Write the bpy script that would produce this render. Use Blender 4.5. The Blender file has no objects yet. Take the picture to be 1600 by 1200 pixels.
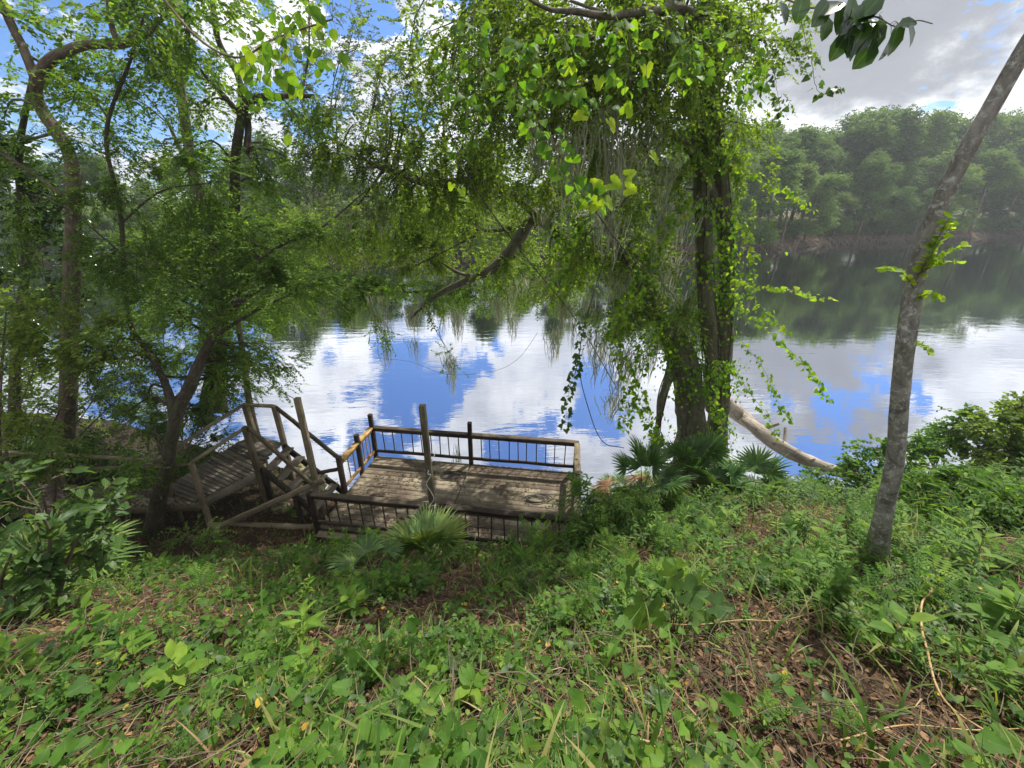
import bpy, math, random
import numpy as np
R = math.radians
C = bpy.context.scene.collection
rng = np.random.default_rng(7)
random.seed(7)

# ------------------------------------------------------------------ camera, sky, sun, exposure
PITCH, FPX, EYE = R(23.25), 640.0, 6.4            # water level is z = 0
cam = bpy.data.objects.new('camera', bpy.data.cameras.new('camera')); C.objects.link(cam)
cam.location = (0, 0, EYE); cam.rotation_euler = (R(90) - PITCH, 0, 0)
cam.data.sensor_width = 36; cam.data.lens = FPX / 1600 * 36
cam.data.clip_start = 0.05; cam.data.clip_end = 3000
sc = bpy.context.scene; sc.camera = cam
sc.view_settings.view_transform = 'Standard'; sc.view_settings.look = 'None'
sc.view_settings.exposure = 1.0; sc.view_settings.gamma = 1
sc.cycles.max_bounces = 7; sc.cycles.diffuse_bounces = 3; sc.cycles.glossy_bounces = 3
sc.cycles.transmission_bounces = 4; sc.cycles.transparent_max_bounces = 6
sc.cycles.use_denoising = True
SUN_EL, SUN_AZ = R(56), R(38)                     # azimuth clockwise from +Y
sd = np.array([math.sin(SUN_AZ) * math.cos(SUN_EL), math.cos(SUN_AZ) * math.cos(SUN_EL), math.sin(SUN_EL)])
sun = bpy.data.objects.new('sun', bpy.data.lights.new('sun', 'SUN')); C.objects.link(sun)
sun.data.energy = 4.2; sun.data.angle = R(0.6); sun.data.color = (1, .95, .86)
sun.rotation_euler = (R(90) - SUN_EL, 0, -SUN_AZ + math.pi)
sun.location = (0, 0, 40)

def ray(px, py):
    x = (px - 800) / FPX; u = (600 - py) / FPX
    return np.array([x, math.cos(PITCH) + u * math.sin(PITCH), -math.sin(PITCH) + u * math.cos(PITCH)])

class NT:
    """small node-tree helper"""
    def __init__(s, tree): s.t = tree; s.n = tree.nodes; s.l = tree.links
    def new(s, typ, **kw):
        n = s.n.new(typ)
        for k, v in kw.items():
            if hasattr(n, k): setattr(n, k, v)
        return n
    def set(s, sock, v):
        if isinstance(v, bpy.types.NodeSocket): s.l.new(v, sock)
        elif v is not None: sock.default_value = v
    def math(s, op, a, b=None, c=None, clamp=False):
        n = s.n.new('ShaderNodeMath'); n.operation = op; n.use_clamp = clamp
        for i, v in enumerate((a, b, c)): s.set(n.inputs[i], v)
        return n.outputs[0]
    def vmath(s, op, a, b=None, out=0):
        n = s.n.new('ShaderNodeVectorMath'); n.operation = op
        s.set(n.inputs[0], a); s.set(n.inputs[1], b)
        return n.outputs[out]
    def noise(s, vec, scale, detail=4, rough=.55, dist=0):
        n = s.n.new('ShaderNodeTexNoise'); s.set(n.inputs['Vector'], vec)
        n.inputs['Scale'].default_value = scale; n.inputs['Detail'].default_value = detail
        n.inputs['Roughness'].default_value = rough; n.inputs['Distortion'].default_value = dist
        return n.outputs['Fac']
    def ramp(s, fac, stops, interp='LINEAR'):
        n = s.n.new('ShaderNodeValToRGB'); s.set(n.inputs[0], fac)
        cr = n.color_ramp; cr.interpolation = interp
        while len(cr.elements) < len(stops): cr.elements.new(.5)
        for e, (p, c) in zip(cr.elements, stops):
            e.position = p; e.color = (*c, 1) if len(c) == 3 else c
        return n.outputs[0]
    def mix(s, f, a, b, blend='MIX'):
        n = s.n.new('ShaderNodeMix'); n.data_type = 'RGBA'; n.blend_type = blend
        s.set(n.inputs[0], f)
        s.set(n.inputs[6], (*a, 1) if isinstance(a, tuple) and len(a) == 3 else a)
        s.set(n.inputs[7], (*b, 1) if isinstance(b, tuple) and len(b) == 3 else b)
        return n.outputs[2]
    def maprange(s, v, a, b, c=0, d=1, smooth=True):
        n = s.n.new('ShaderNodeMapRange'); s.set(n.inputs[0], v)
        if smooth: n.interpolation_type = 'SMOOTHSTEP'
        for i, q in enumerate((a, b, c, d)): n.inputs[i + 1].default_value = q
        return n.outputs[0]

world = bpy.data.worlds.new('World'); sc.world = world; world.use_nodes = True
w = NT(world.node_tree); w.n.clear()
sky = w.new('ShaderNodeTexSky'); sky.sky_type = 'NISHITA'; sky.sun_disc = False
sky.sun_elevation = SUN_EL; sky.sun_rotation = SUN_AZ; sky.ozone_density = 3; sky.dust_density = .4; sky.air_density = 1.0
tc = w.new('ShaderNodeTexCoord'); D = tc.outputs['Generated']
sep = w.new('ShaderNodeSeparateXYZ'); w.set(sep.inputs[0], D)
zz = w.math('ADD', w.math('MAXIMUM', sep.outputs[2], 0.0), .42)
cmb = w.new('ShaderNodeCombineXYZ')
w.set(cmb.inputs[0], w.math('DIVIDE', sep.outputs[0], zz)); w.set(cmb.inputs[1], w.math('DIVIDE', sep.outputs[1], zz))
P = cmb.outputs[0]
n1 = w.noise(P, 2.0, 9, .6, .15)
n2 = w.noise(P, 6.5, 10, .66, .15)
# openings in the cloud deck: direction, angular size
holes = [((640, 615), .16, 1), ((585, 690), .10, 1), ((560, 640), .03, 1), ((830, 705), .13, 1), ((935, 625), .08, .8), ((1320, 655), .10, 1), ((1255, 700), .06, .8),
         ((280, 600), .16, .8), ((720, 590), .07, .9)]
top = [((575, 20), .10, 1), ((470, 130), .10, 1), ((220, 130), .16, .9), ((60, 90), .2, .8), ((1535, 100), .04, .35), ((330, 250), .12, .8), ((640, 180), .08, .7)]
acc = None
for lst, sgn in ((holes, -1), (top, 1)):
    for (px, py), ang, wt in lst:
        d = ray(px, py); d = d / np.linalg.norm(d); d[2] *= sgn
        dist = w.math('ADD', w.vmath('DISTANCE', D, tuple(d), out=1), w.math('MULTIPLY', w.math('SUBTRACT', n2, .5), .5))
        g = w.math('MULTIPLY', w.maprange(dist, ang * 1.35, ang * .2), wt)
        acc = g if acc is None else w.math('MAXIMUM', acc, g)
f = w.math('ADD', w.math('MULTIPLY', n1, 1.0), w.math('MULTIPLY', n2, .6))
f = w.math('ADD', f, .03)
f = w.math('SUBTRACT', f, w.math('MULTIPLY', acc, .5))
cover = w.maprange(f, .44, .62)
n3 = w.noise(P, 2.9, 9, .6, .12)
ccol = w.ramp(n3, [(.33, (4.0, 4.25, 4.8)), (.47, (6.6, 6.9, 7.5)), (.58, (9.8, 9.9, 10.1)), (.68, (12, 12, 12))])
# the grey belly of the cloud up right
d = ray(1420, -40); d = d / np.linalg.norm(d)
gdist = w.vmath('DISTANCE', D, tuple(d), out=1)
gm = w.math('MULTIPLY', w.maprange(w.math('ADD', gdist, w.math('MULTIPLY', w.math('SUBTRACT', n3, .3), 1.0)), .46, .26), .85)
ccol = w.mix(gm, ccol, (3.0, 3.15, 3.5))
blue = w.mix(1.0, sky.outputs[0], (.62, .88, 1.25), 'MULTIPLY')
col = w.mix(cover, blue, ccol)
bg = w.new('ShaderNodeBackground'); w.set(bg.inputs[0], col); bg.inputs[1].default_value = .068
wo = w.new('ShaderNodeOutputWorld'); w.l.new(bg.outputs[0], wo.inputs[0])

# ------------------------------------------------------------------ maths helpers
def at_z(px, py, z):
    d = ray(px, py); return np.array([0, 0, EYE]) + d * ((z - EYE) / d[2])
def at_y(px, py, y):
    d = ray(px, py); return np.array([0, 0, EYE]) + d * (y / d[1])
def nrm(a): return a / np.maximum(np.linalg.norm(a, axis=-1, keepdims=True), 1e-9)
def sm(t): t = np.clip(t, 0, 1); return t * t * (3 - 2 * t)
_tab = np.random.default_rng(3).random((256, 256))
def vnoise(x, y, s):
    x = np.asarray(x) * s + 1000; y = np.asarray(y) * s + 1000
    i = np.floor(x).astype(int); j = np.floor(y).astype(int); u = sm(x - i); v = sm(y - j)
    g = lambda a, b: _tab[a % 256, b % 256]
    return (g(i, j) * (1 - u) + g(i + 1, j) * u) * (1 - v) + (g(i, j + 1) * (1 - u) + g(i + 1, j + 1) * u) * v - .5

SHORE = np.array([(-400, 90), (-60, 24), (-30, 14.5), (-13, 11.8), (-8, 9.8), (-5.6, 9.0), (-4.4, 8.0), (-3.2, 6.9), (-1, 6.6), (1.2, 6.9), (2.2, 7.9),
                  (3.4, 8.7), (5, 8.3), (6.9, 7.75), (8.3, 8.2), (11.7, 9.1), (17.7, 11.4), (40, 20), (100, 45), (400, 140)])
TOE = np.array([(-400, 60), (-30, 8), (-12, 6.8), (-6, 5.6), (-3.5, 5.9), (0, 5.9), (2, 6.7), (4, 7.7), (6.9, 7.2), (8.3, 7.4), (12, 8.3), (18, 10.5), (40, 19), (400, 137)])
FAR = np.array([(-400, 90), (-60, 56), (-21, 54), (-9, 55), (2.4, 56), (9, 57), (19.4, 59), (34.4, 63.8), (60, 81), (85.5, 89), (136, 108), (400, 170)])
def gz(x, y):
    x = np.asarray(x, float); y = np.asarray(y, float)
    sh = np.interp(x, SHORE[:, 0], SHORE[:, 1]); toe = np.minimum(np.interp(x, TOE[:, 0], TOE[:, 1]), sh - .2)
    toe = toe + .0
    t = y / np.maximum(toe, 1)
    up = .5 + 4.35 * (1 - np.clip(t, -.05, 1)) ** .96
    k = np.clip((y - toe) / (sh - toe), 0, 1)
    near = np.where(y < toe, up, .5 * (1 - k ** 1.6))
    near = np.where(y > sh, -.9 * sm((y - sh) / 2.0), near)
    fs = np.interp(x, FAR[:, 0], FAR[:, 1]); d = (y - fs) * .75
    far = np.where(d > 0, 1.6 * sm(d / 3.0) + .9 * sm((d - 3) / 14) , -.9 * sm(-d / 3))
    z = np.where(y > (sh + fs) / 2, far, near)
    land = np.clip(z * 2, 0, 1)
    z = z + land * (vnoise(x, y, .9) * .16 + vnoise(x, y, 3.1) * .06 + vnoise(x, y, 8) * .03)
    return z
def ground(px, py, mx=60):
    """where the line of sight first meets the ground"""
    d = ray(px, py); t = np.linspace(.5, mx, 3000); p = np.array([0, 0, EYE]) + d * t[:, None]
    k = np.argmax(p[:, 2] < gz(p[:, 0], p[:, 1])); q = p[k].copy(); q[2] = float(gz(q[0], q[1])); return q

# ------------------------------------------------------------------ mesh building
class MB:
    def __init__(s): s.V = []; s.F = []; s.A = []; s.U = []; s.n = 0; s.I = []
    def add(s, v, f, rnd=.5, uvw=None, mi=0):
        v = np.asarray(v, float).reshape(-1, 3); f = np.asarray(f, int)
        s.V.append(v); s.F.append(f + s.n); s.n += len(v)
        s.A.append(np.broadcast_to(np.asarray(rnd, float), (len(v),)))
        s.U.append(np.asarray(uvw, float) if uvw is not None else v.copy()); s.I.append(np.full(len(f), mi))
        return s
    def build(s, name, mat, parent=None, smooth=False):
        me = bpy.data.meshes.new(name)
        if s.n:
            V = np.concatenate(s.V); me.vertices.add(len(V)); me.vertices.foreach_set('co', V.ravel().astype(np.float32))
            tot = np.concatenate([np.full(len(f), f.shape[1]) for f in s.F]); lv = np.concatenate([f.ravel() for f in s.F])
            me.loops.add(len(lv)); me.loops.foreach_set('vertex_index', lv.astype(np.int32))
            me.polygons.add(len(tot)); st = np.concatenate([[0], np.cumsum(tot)[:-1]])
            me.polygons.foreach_set('loop_start', st.astype(np.int32))
            mats = mat if isinstance(mat, (list, tuple)) else [mat]
            for m in mats: me.materials.append(m)
            if len(mats) > 1: me.polygons.foreach_set('material_index', np.concatenate(s.I).astype(np.int32))
            if smooth: me.polygons.foreach_set('use_smooth', np.ones(len(tot), bool))
            me.update(calc_edges=True)
            a = me.attributes.new('rnd', 'FLOAT', 'POINT'); a.data.foreach_set('value', np.concatenate(s.A).astype(np.float32))
            u = me.attributes.new('wuv', 'FLOAT_VECTOR', 'POINT'); u.data.foreach_set('vector', np.concatenate(s.U).ravel().astype(np.float32))
        o = bpy.data.objects.new(name, me); C.objects.link(o)
        if parent is not None: o.parent = parent
        return o
def thing(name, label, cat, loc=(0, 0, 0), rz=0, group=None):
    o = bpy.data.objects.new(name, None); C.objects.link(o); o.empty_display_size = .2
    o.location = tuple(float(c) for c in loc); o.rotation_euler = (0, 0, rz); o['label'] = label; o['category'] = cat
    if group: o['group'] = group
    return o
def tag(o, label, cat, group=None, kind=None):
    o['label'] = label; o['category'] = cat
    if group: o['group'] = group
    if kind: o['kind'] = kind
    return o
def structure(o, label=None): o['kind'] = 'structure'; (label and o.__setitem__('label', label)); return o
def recentre(root):
    """put the parts of a thing in its own frame (they are built in world space)"""
    off = np.array(root.location)
    for ch in root.children:
        if ch.type == 'MESH' and not ch.get('_c'):
            n = len(ch.data.vertices); a = np.empty(n * 3, np.float32); ch.data.vertices.foreach_get('co', a)
            a = a.reshape(-1, 3) - off; ch.data.vertices.foreach_set('co', a.ravel().astype(np.float32)); ch.data.update()
    return root

def frames(pts):
    t = nrm(np.gradient(pts, axis=0)); ref = np.array([0.13, .21, 1.0]) if abs(t[0][2]) < .8 else np.array([1., .15, .1])
    a = [];  u = ref - t[0] * np.dot(ref, t[0]); u /= np.linalg.norm(u)
    for k in range(len(pts)):
        u = u - t[k] * np.dot(u, t[k]); u /= max(np.linalg.norm(u), 1e-9); a.append(u.copy())
    a = np.array(a); return t, a, np.cross(t, a)
def spline(P, n):
    P = np.asarray(P, float); m = len(P)
    if m == 2: return P[0] + (P[1] - P[0]) * np.linspace(0, 1, n)[:, None]
    Q = np.vstack([2 * P[0] - P[1], P, 2 * P[-1] - P[-2]]); out = []
    for s in np.linspace(0, m - 1 - 1e-6, n):
        k = int(s); t = s - k; p0, p1, p2, p3 = Q[k:k + 4]
        out.append(.5 * (2 * p1 + (p2 - p0) * t + (2 * p0 - 5 * p1 + 4 * p2 - p3) * t * t + (3 * p1 - p0 - 3 * p2 + p3) * t ** 3))
    return np.array(out)
def tube(mb, P, rad, n=None, sides=8, rough=.0, rnd=.5, cap=True, smooth_pts=True, flare=0):
    P = np.asarray(P, float); rad = np.asarray(rad, float)
    if rad.ndim == 0: rad = np.full(len(P), float(rad))
    if smooth_pts and n:
        q = spline(np.column_stack([P, rad]), n); pts, rr = q[:, :3], np.maximum(q[:, 3], .0005)
    else: pts, rr = P, rad
    m = len(pts); t, a, b = frames(pts); th = np.arange(sides) / sides * 2 * math.pi
    L = np.concatenate([[0], np.cumsum(np.linalg.norm(np.diff(pts, axis=0), axis=1))])
    rg = np.ones((m, sides))
    if rough: 
        ph = rng.random() * 50
        rg += rough * (vnoise(th[None, :] * 1.3 + ph, L[:, None] * 2.5 + ph, 1.0) * 2 + vnoise(th[None, :] * 3 + ph, L[:, None] * 7, 1.0))
        rg[:, :] += flare * np.exp(-L[:, None] / .35) * (1 + .5 * np.sin(th[None, :] * 3 + ph))
    v = pts[:, None] + (a[:, None] * np.cos(th)[None, :, None] + b[:, None] * np.sin(th)[None, :, None]) * (rr[:, None] * rg)[..., None]
    uv = np.zeros((m, sides, 3)); uv[..., 0] = L[:, None]; uv[..., 1] = np.cos(th)[None] * rr.mean(); uv[..., 2] = np.sin(th)[None] * rr.mean()
    i = np.arange(m - 1)[:, None] * sides; j = np.arange(sides)[None]; k = (j + 1) % sides
    F = np.stack([i + j, i + k, i + k + sides, i + j + sides], -1).reshape(-1, 4)
    mb.add(v.reshape(-1, 3), F, rnd, uv.reshape(-1, 3))
    if cap:
        for e, o in ((0, 0), (m - 1, 1)):
            ring = v[e]; c = ring.mean(0) + t[e] * (rr[e] * .25 if o else -rr[e] * .1); f = np.array([[sides, x, (x + 1) % sides] if o else [sides, (x + 1) % sides, x] for x in range(sides)])
            mb.add(np.vstack([ring, c]), f, rnd, np.vstack([uv[e], uv[e].mean(0)]))
def beam(mb, p0, p1, w, h, up=(0, 0, 1), ch=.004, rnd=None, warp=.005, seg=5):
    """a sawn timber from p0 to p1, w across, h along `up`, with worn edges"""
    p0 = np.asarray(p0, float); p1 = np.asarray(p1, float); d = p1 - p0; L = np.linalg.norm(d); d /= L
    up = np.asarray(up, float); z = up - d * np.dot(up, d)
    if np.linalg.norm(z) < .05: z = np.array([1., 0, 0]) - d * d[0]
    z /= np.linalg.norm(z); x = np.cross(d, z); a, b = w / 2, h / 2; c = min(ch, a * .4, b * .4)
    prof = np.array([(-a + c, -b), (a - c, -b), (a, -b + c), (a, b - c), (a - c, b), (-a + c, b), (-a, b - c), (-a, -b + c)])
    ts = np.linspace(0, 1, seg); r = rng.random() if rnd is None else rnd; V = []; U = []
    for i, s in enumerate(ts):
        off = (rng.random(2) - .5) * 2 * warp if 0 < i < seg - 1 else np.zeros(2)
        pr = prof + off + (rng.random((8, 2)) - .5) * min(warp * .8, .003)
        V.append(p0 + d * L * s + pr[:, :1] * x + pr[:, 1:] * z); U.append(np.column_stack([np.full(8, L * s + r * 37), pr[:, 0] + r * 11, pr[:, 1]]))
    V = np.array(V).reshape(-1, 3); U = np.array(U).reshape(-1, 3)
    F = [[i * 8 + j, i * 8 + (j + 1) % 8, i * 8 + 8 + (j + 1) % 8, i * 8 + 8 + j] for i in range(seg - 1) for j in range(8)]
    mb.add(V, F, r, U)
    mb.add(np.vstack([V[:8], V[-8:]]), [list(range(7, -1, -1)), list(range(8, 16))], r, np.vstack([U[:8], U[-8:]]))
    return mb

# ------------------------------------------------------------------ leaf shapes (x across, y along, z up), unit length
def shape(half, fold=.12, curl=.1, serr=0):
    """outline given as (y, halfwidth) pairs; two rows of faces either side of a midrib"""
    h = np.array(half, float); n = len(h)
    y = h[:, 0]; zc = -curl * y ** 2
    mid = np.column_stack([np.zeros(n), y, zc]); l = np.column_stack([-h[:, 1], y - serr * h[:, 1], zc + fold * h[:, 1]]); r = l * [-1, 1, 1]
    V = np.vstack([mid, l, r]); F = []
    for i in range(n - 1):
        F.append([i, i + 1, n + i + 1, n + i]); F.append([i, 2 * n + i, 2 * n + i + 1, i + 1])
    return V, np.array(F)
OVAL_S = shape([(0, .02), (.5, .26), (1, .01)], .25, .12)                     # cheapest
def pinnate(n=7):
    V = []; F = []; v, f = OVAL_S
    for k in range(n):
        y = .12 + .8 * k / n; l = .30 * math.sin(math.pi * (.2 + .7 * k / n)) 
        for s in (-1, 1):
            b = len(V)
            for p in v: V.append((s * (p[1] * l * .95 + p[0] * l * .35), y + p[1] * l * .3 + s * s * p[0] * l * .9, p[2] * l - .1 * y * y))
            F += [[b + i for i in q] for q in f]
    return np.array(V), np.array(F)
PINN = pinnate()
OVAL = shape([(0, .02), (.3, .24), (.65, .22), (1, .01)], .25, .15)
ROUND = shape([(0, .06), (.2, .36), (.55, .42), (.85, .22), (1, .02)], .2, .12)
HEART = shape([(0, .02), (.06, .36), (.3, .50), (.6, .36), (.85, .15), (1, .01)], .18, .2, .22)
LANCE = shape([(0, .02), (.2, .10), (.45, .15), (.75, .10), (1, .005)], .3, .3)
BIG = shape([(0, .03), (.15, .16), (.4, .27), (.65, .25), (.85, .13), (1, .005)], .2, .25)
def grape():
    """toothed, three-lobed leaf"""
    n = 22; th = np.linspace(-math.pi * .86, math.pi * .86, n)
    r = .50 + .10 * np.cos(th * 3) + .035 * np.where(np.arange(n) % 2, 1, -1) + .05 * np.cos(th)
    V = [(0, .28, 0)]; V += [(math.sin(t) * q, .38 + math.cos(t) * q, .10 * abs(math.sin(t)) - .18 * (q * math.cos(t)) ** 2) for t, q in zip(th, r)]
    return np.array(V), np.array([[0, i + 1, i] for i in range(1, n)])
GRAPE = grape()
def lobed():
    """large deeply five-lobed leaf"""
    n = 61; th = np.linspace(-math.pi * .88, math.pi * .88, n)
    r = .30 + .34 * np.abs(np.cos(th * 2.4)) ** .8 * (1 - .22 * np.abs(th) / math.pi) + .012 * np.where(np.arange(n) % 2, 1, -1)
    V = [(0, .28, 0)] + [(math.sin(t) * q, .30 + math.cos(t) * q, .14 * abs(math.sin(t)) * q - .3 * (q * max(0, math.cos(t))) ** 2) for t, q in zip(th, r)]
    return np.array(V), np.array([[0, i + 1, i] for i in range(1, n)])
LOBED = lobed()
def inst(mb, tpl, pos, ax, up, size, rnd, jit=.0, mi=0):
    """one leaf per row"""
    pos = np.asarray(pos, float).reshape(-1, 3); N = len(pos)
    if N == 0: return
    ax = nrm(np.broadcast_to(ax, (N, 3))); up = np.broadcast_to(up, (N, 3)); x = nrm(np.cross(ax, up)); z = np.cross(x, ax)
    size = np.broadcast_to(size, (N,)).reshape(-1, 1, 1); V, F = tpl; wv = np.ones((N, 1, 1))
    if jit: wv = 1 + (rng.random((N, 1, 1)) - .5) * jit
    P = pos[:, None] + size * (x[:, None] * V[None, :, :1] * wv + ax[:, None] * V[None, :, 1:2] + z[:, None] * V[None, :, 2:] * (1 + jit * 2 * (rng.random((N, 1, 1)) - .3)))
    FF = (F[None] + (np.arange(N) * len(V))[:, None, None]).reshape(-1, F.shape[1])
    uv = np.broadcast_to(V[None], P.shape).reshape(-1, 3)
    mb.add(P.reshape(-1, 3), FF, np.repeat(np.broadcast_to(rnd, (N,)), len(V)), uv, mi)
def rdir(n, zlo=-1, zhi=1):
    z = rng.uniform(zlo, zhi, n); a = rng.uniform(0, 2 * math.pi, n); r = np.sqrt(1 - z * z); return np.column_stack([r * np.cos(a), r * np.sin(a), z])

# ------------------------------------------------------------------ materials
def mat(name):
    m = bpy.data.materials.new(name); m.use_nodes = True; t = NT(m.node_tree); t.n.clear(); return m, t
def finish(t, surf, disp=None):
    o = t.new('ShaderNodeOutputMaterial'); t.l.new(surf, o.inputs[0])
def principled(t, col, rough=.8, spec=.3, bump=None, bs=.3, bd=.02):
    p = t.new('ShaderNodeBsdfPrincipled'); t.set(p.inputs['Base Color'], (*col, 1) if isinstance(col, tuple) else col)
    t.set(p.inputs['Roughness'], rough); p.inputs['Specular IOR Level'].default_value = spec
    if bump is not None:
        b = t.new('ShaderNodeBump'); t.set(b.inputs['Height'], bump); b.inputs['Strength'].default_value = bs; b.inputs['Distance'].default_value = bd
        t.l.new(b.outputs[0], p.inputs['Normal'])
    return p.outputs[0]
def attr(t, name, out='Fac'):
    a = t.new('ShaderNodeAttribute'); a.attribute_name = name; return a.outputs[out]
def leaf_mat(name, cols, trans=.45, tcol=(1.5, 1.5, .5), rough=.6, spec=.2, objvar=False):
    m, t = mat(name); r = attr(t, 'rnd'); n = len(cols)
    if objvar:
        oi = t.new('ShaderNodeObjectInfo'); r = t.math('ADD', t.math('MULTIPLY', r, .62), t.math('MULTIPLY', oi.outputs['Random'], .38))
    c = t.ramp(r, [(i / (n - 1), q) for i, q in enumerate(cols)])
    u = attr(t, 'wuv', 'Vector'); s = t.new('ShaderNodeSeparateXYZ'); t.set(s.inputs[0], u)
    rib = t.maprange(t.math('ABSOLUTE', s.outputs[0]), .0, .035, 1.0, 0)
    c = t.mix(t.math('MULTIPLY', rib, .25), c, (.22, .30, .10))
    geo = t.new('ShaderNodeNewGeometry'); nz = t.noise(geo.outputs['Position'], 14, 2)
    c = t.mix(1.0, c, t.ramp(nz, [(.3, (.75, .75, .75)), (.7, (1.2, 1.2, 1.2))]), 'MULTIPLY')
    p = principled(t, c, rough, spec)
    tr = t.new('ShaderNodeBsdfTranslucent'); t.set(tr.inputs[0], t.mix(1.0, c, tcol, 'MULTIPLY'))
    mx = t.new('ShaderNodeMixShader'); mx.inputs[0].default_value = trans; t.l.new(p, mx.inputs[1]); t.l.new(tr.outputs[0], mx.inputs[2])
    finish(t, mx.outputs[0]); return m
def wood_mat(name, dark, mid, light, moss=.0, litter=0.0):
    m, t = mat(name); u = attr(t, 'wuv', 'Vector'); r = attr(t, 'rnd')
    mp = t.new('ShaderNodeMapping'); t.set(mp.inputs[0], u); mp.inputs['Scale'].default_value = (1.6, 26, 26)
    g = t.noise(mp.outputs[0], 2.2, 6, .65, .4); geo = t.new('ShaderNodeNewGeometry'); b = t.noise(geo.outputs['Position'], 2.3, 5, .6)
    f = t.math('ADD', t.math('MULTIPLY', g, .8), t.math('MULTIPLY', t.math('SUBTRACT', r, .5), .35)); f = t.math('ADD', f, t.math('MULTIPLY', t.math('SUBTRACT', b, .5), .7))
    c = t.ramp(f, [(.18, dark), (.42, mid), (.68, light)])
    if moss:
        k = t.maprange(t.noise(geo.outputs['Position'], 5.5, 5, .7), .5, .7, 0, moss); c = t.mix(k, c, (.085, .10, .045))
    if litter:
        k = t.maprange(t.noise(geo.outputs['Position'], 1.3, 7, .75, .6), .44, .58, 0, litter); c = t.mix(k, c, (.085, .065, .048))
    mp2 = t.new('ShaderNodeMapping'); t.set(mp2.inputs[0], u); mp2.inputs['Scale'].default_value = (3, 90, 90)
    crack = t.noise(mp2.outputs[0], 1.5, 4, .6); c = t.mix(t.maprange(crack, .38, .28, 0, .75), c, (.02, .017, .013))
    finish(t, principled(t, c, .85, .2, t.math('ADD', g, crack), .5, .012)); return m
def bark_mat(name, dark, mid, light, scale=9, lichen=0.0, lcol=(.36, .38, .34), moss=0, vert=.22):
    m, t = mat(name); u = attr(t, 'wuv', 'Vector'); mp = t.new('ShaderNodeMapping'); t.set(mp.inputs[0], u)
    mp.inputs['Scale'].default_value = (vert, 1, 1); g = t.noise(mp.outputs[0], scale * 2.2, 7, .7, .6)
    geo = t.new('ShaderNodeNewGeometry'); b = t.noise(geo.outputs['Position'], 3, 4, .6)
    c = t.ramp(t.math('ADD', t.math('MULTIPLY', g, .75), t.math('MULTIPLY', b, .3)), [(.3, dark), (.5, mid), (.68, light)])
    if lichen:
        l = t.noise(geo.outputs['Position'], 17, 8, .75, .8); c = t.mix(t.maprange(l, .50, .64, 0, lichen), c, lcol)
        l2 = t.noise(geo.outputs['Position'], 4.2, 4, .7, 1); c = t.mix(t.maprange(l2, .58, .66, 0, .6), c, (.05, .047, .04))
    if moss:
        l = t.noise(geo.outputs['Position'], 4, 5, .7); c = t.mix(t.maprange(l, .42, .6, 0, moss), c, (.06, .085, .025))
    finish(t, principled(t, c, .92, .15, g, .8, .03)); return m

M = {}
M['oak'] = leaf_mat('oak_leaf', [(.04, .08, .014), (.08, .145, .02), (.14, .215, .028), (.22, .29, .035)], .56)
M['small'] = leaf_mat('small_leaf', [(.045, .095, .02), (.075, .155, .028), (.125, .215, .038), (.20, .28, .045)], .53)
M['olive'] = leaf_mat('olive_leaf', [(.05, .09, .016), (.10, .165, .024), (.16, .24, .035), (.26, .31, .05)], .5)
M['vine'] = leaf_mat('vine_leaf', [(.04, .10, .014), (.075, .17, .018), (.15, .27, .025), (.30, .38, .03)], .58)
M['glossy'] = leaf_mat('glossy_leaf', [(.02, .05, .015), (.035, .08, .022), (.06, .12, .03)], .2, rough=.25, spec=.6)
M['greyleaf'] = leaf_mat('grey_green_leaf', [(.07, .095, .07), (.11, .14, .095), (.16, .19, .125)], .42, (1.2, 1.3, .9))
M['far'] = leaf_mat('far_leaf', [(.022, .05, .02), (.05, .10, .028), (.08, .15, .035), (.13, .20, .05), (.20, .24, .075)], .4, objvar=True)
M['weed'] = leaf_mat('weed_leaf', [(.028, .072, .012), (.05, .125, .018), (.095, .195, .026), (.19, .29, .035)], .5)
M['bush'] = leaf_mat('bush_leaf', [(.03, .065, .02), (.055, .11, .03), (.10, .17, .04)], .42, rough=.45)
M['grass'] = leaf_mat('grass_blade', [(.04, .09, .015), (.07, .15, .02), (.13, .21, .035), (.26, .24, .09)], .45)
M['palm'] = leaf_mat('palmetto_leaf', [(.03, .085, .03), (.05, .12, .035), (.10, .18, .04), (.22, .26, .06)], .3, rough=.4, spec=.4)
M['deadpalm'] = leaf_mat('dead_palmetto_leaf', [(.14, .075, .04), (.24, .13, .07), (.30, .19, .11)], .2, (1.2, 1, .7))
M['litter'] = leaf_mat('fallen_leaf', [(.02, .012, .008), (.055, .028, .016), (.11, .055, .028), (.24, .15, .085)], .15, (1.2, 1, .7), rough=.8)
M['yellow'] = leaf_mat('yellow_leaf', [(.45, .38, .04), (.55, .35, .05), (.6, .25, .05)], .4, (1.2, 1.1, .7))
M['moss'] = leaf_mat('moss_strand', [(.18, .20, .13), (.28, .30, .21), (.38, .40, .30)], .4, (1.1, 1.1, .9), rough=.9)
M['deck'] = wood_mat('weathered_deck_plank', (.075, .06, .042), (.17, .14, .10), (.28, .24, .17), .5, .9)
M['darkwood'] = wood_mat('dark_weathered_timber', (.022, .017, .014), (.05, .038, .03), (.11, .085, .062), .25)
M['railwood'] = wood_mat('grey_brown_timber', (.07, .055, .035), (.16, .13, .085), (.28, .235, .16), .5)
M['sunlitpine'] = wood_mat('sunlit_yellow_pine_timber', (.22, .13, .05), (.40, .25, .10), (.52, .36, .17), .1)  # yellowish pine, with sunlight on the left railing painted into the colour
M['rampwood'] = wood_mat('grey_boardwalk_plank', (.065, .055, .046), (.145, .125, .10), (.25, .22, .18), .2, .4)
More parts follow.
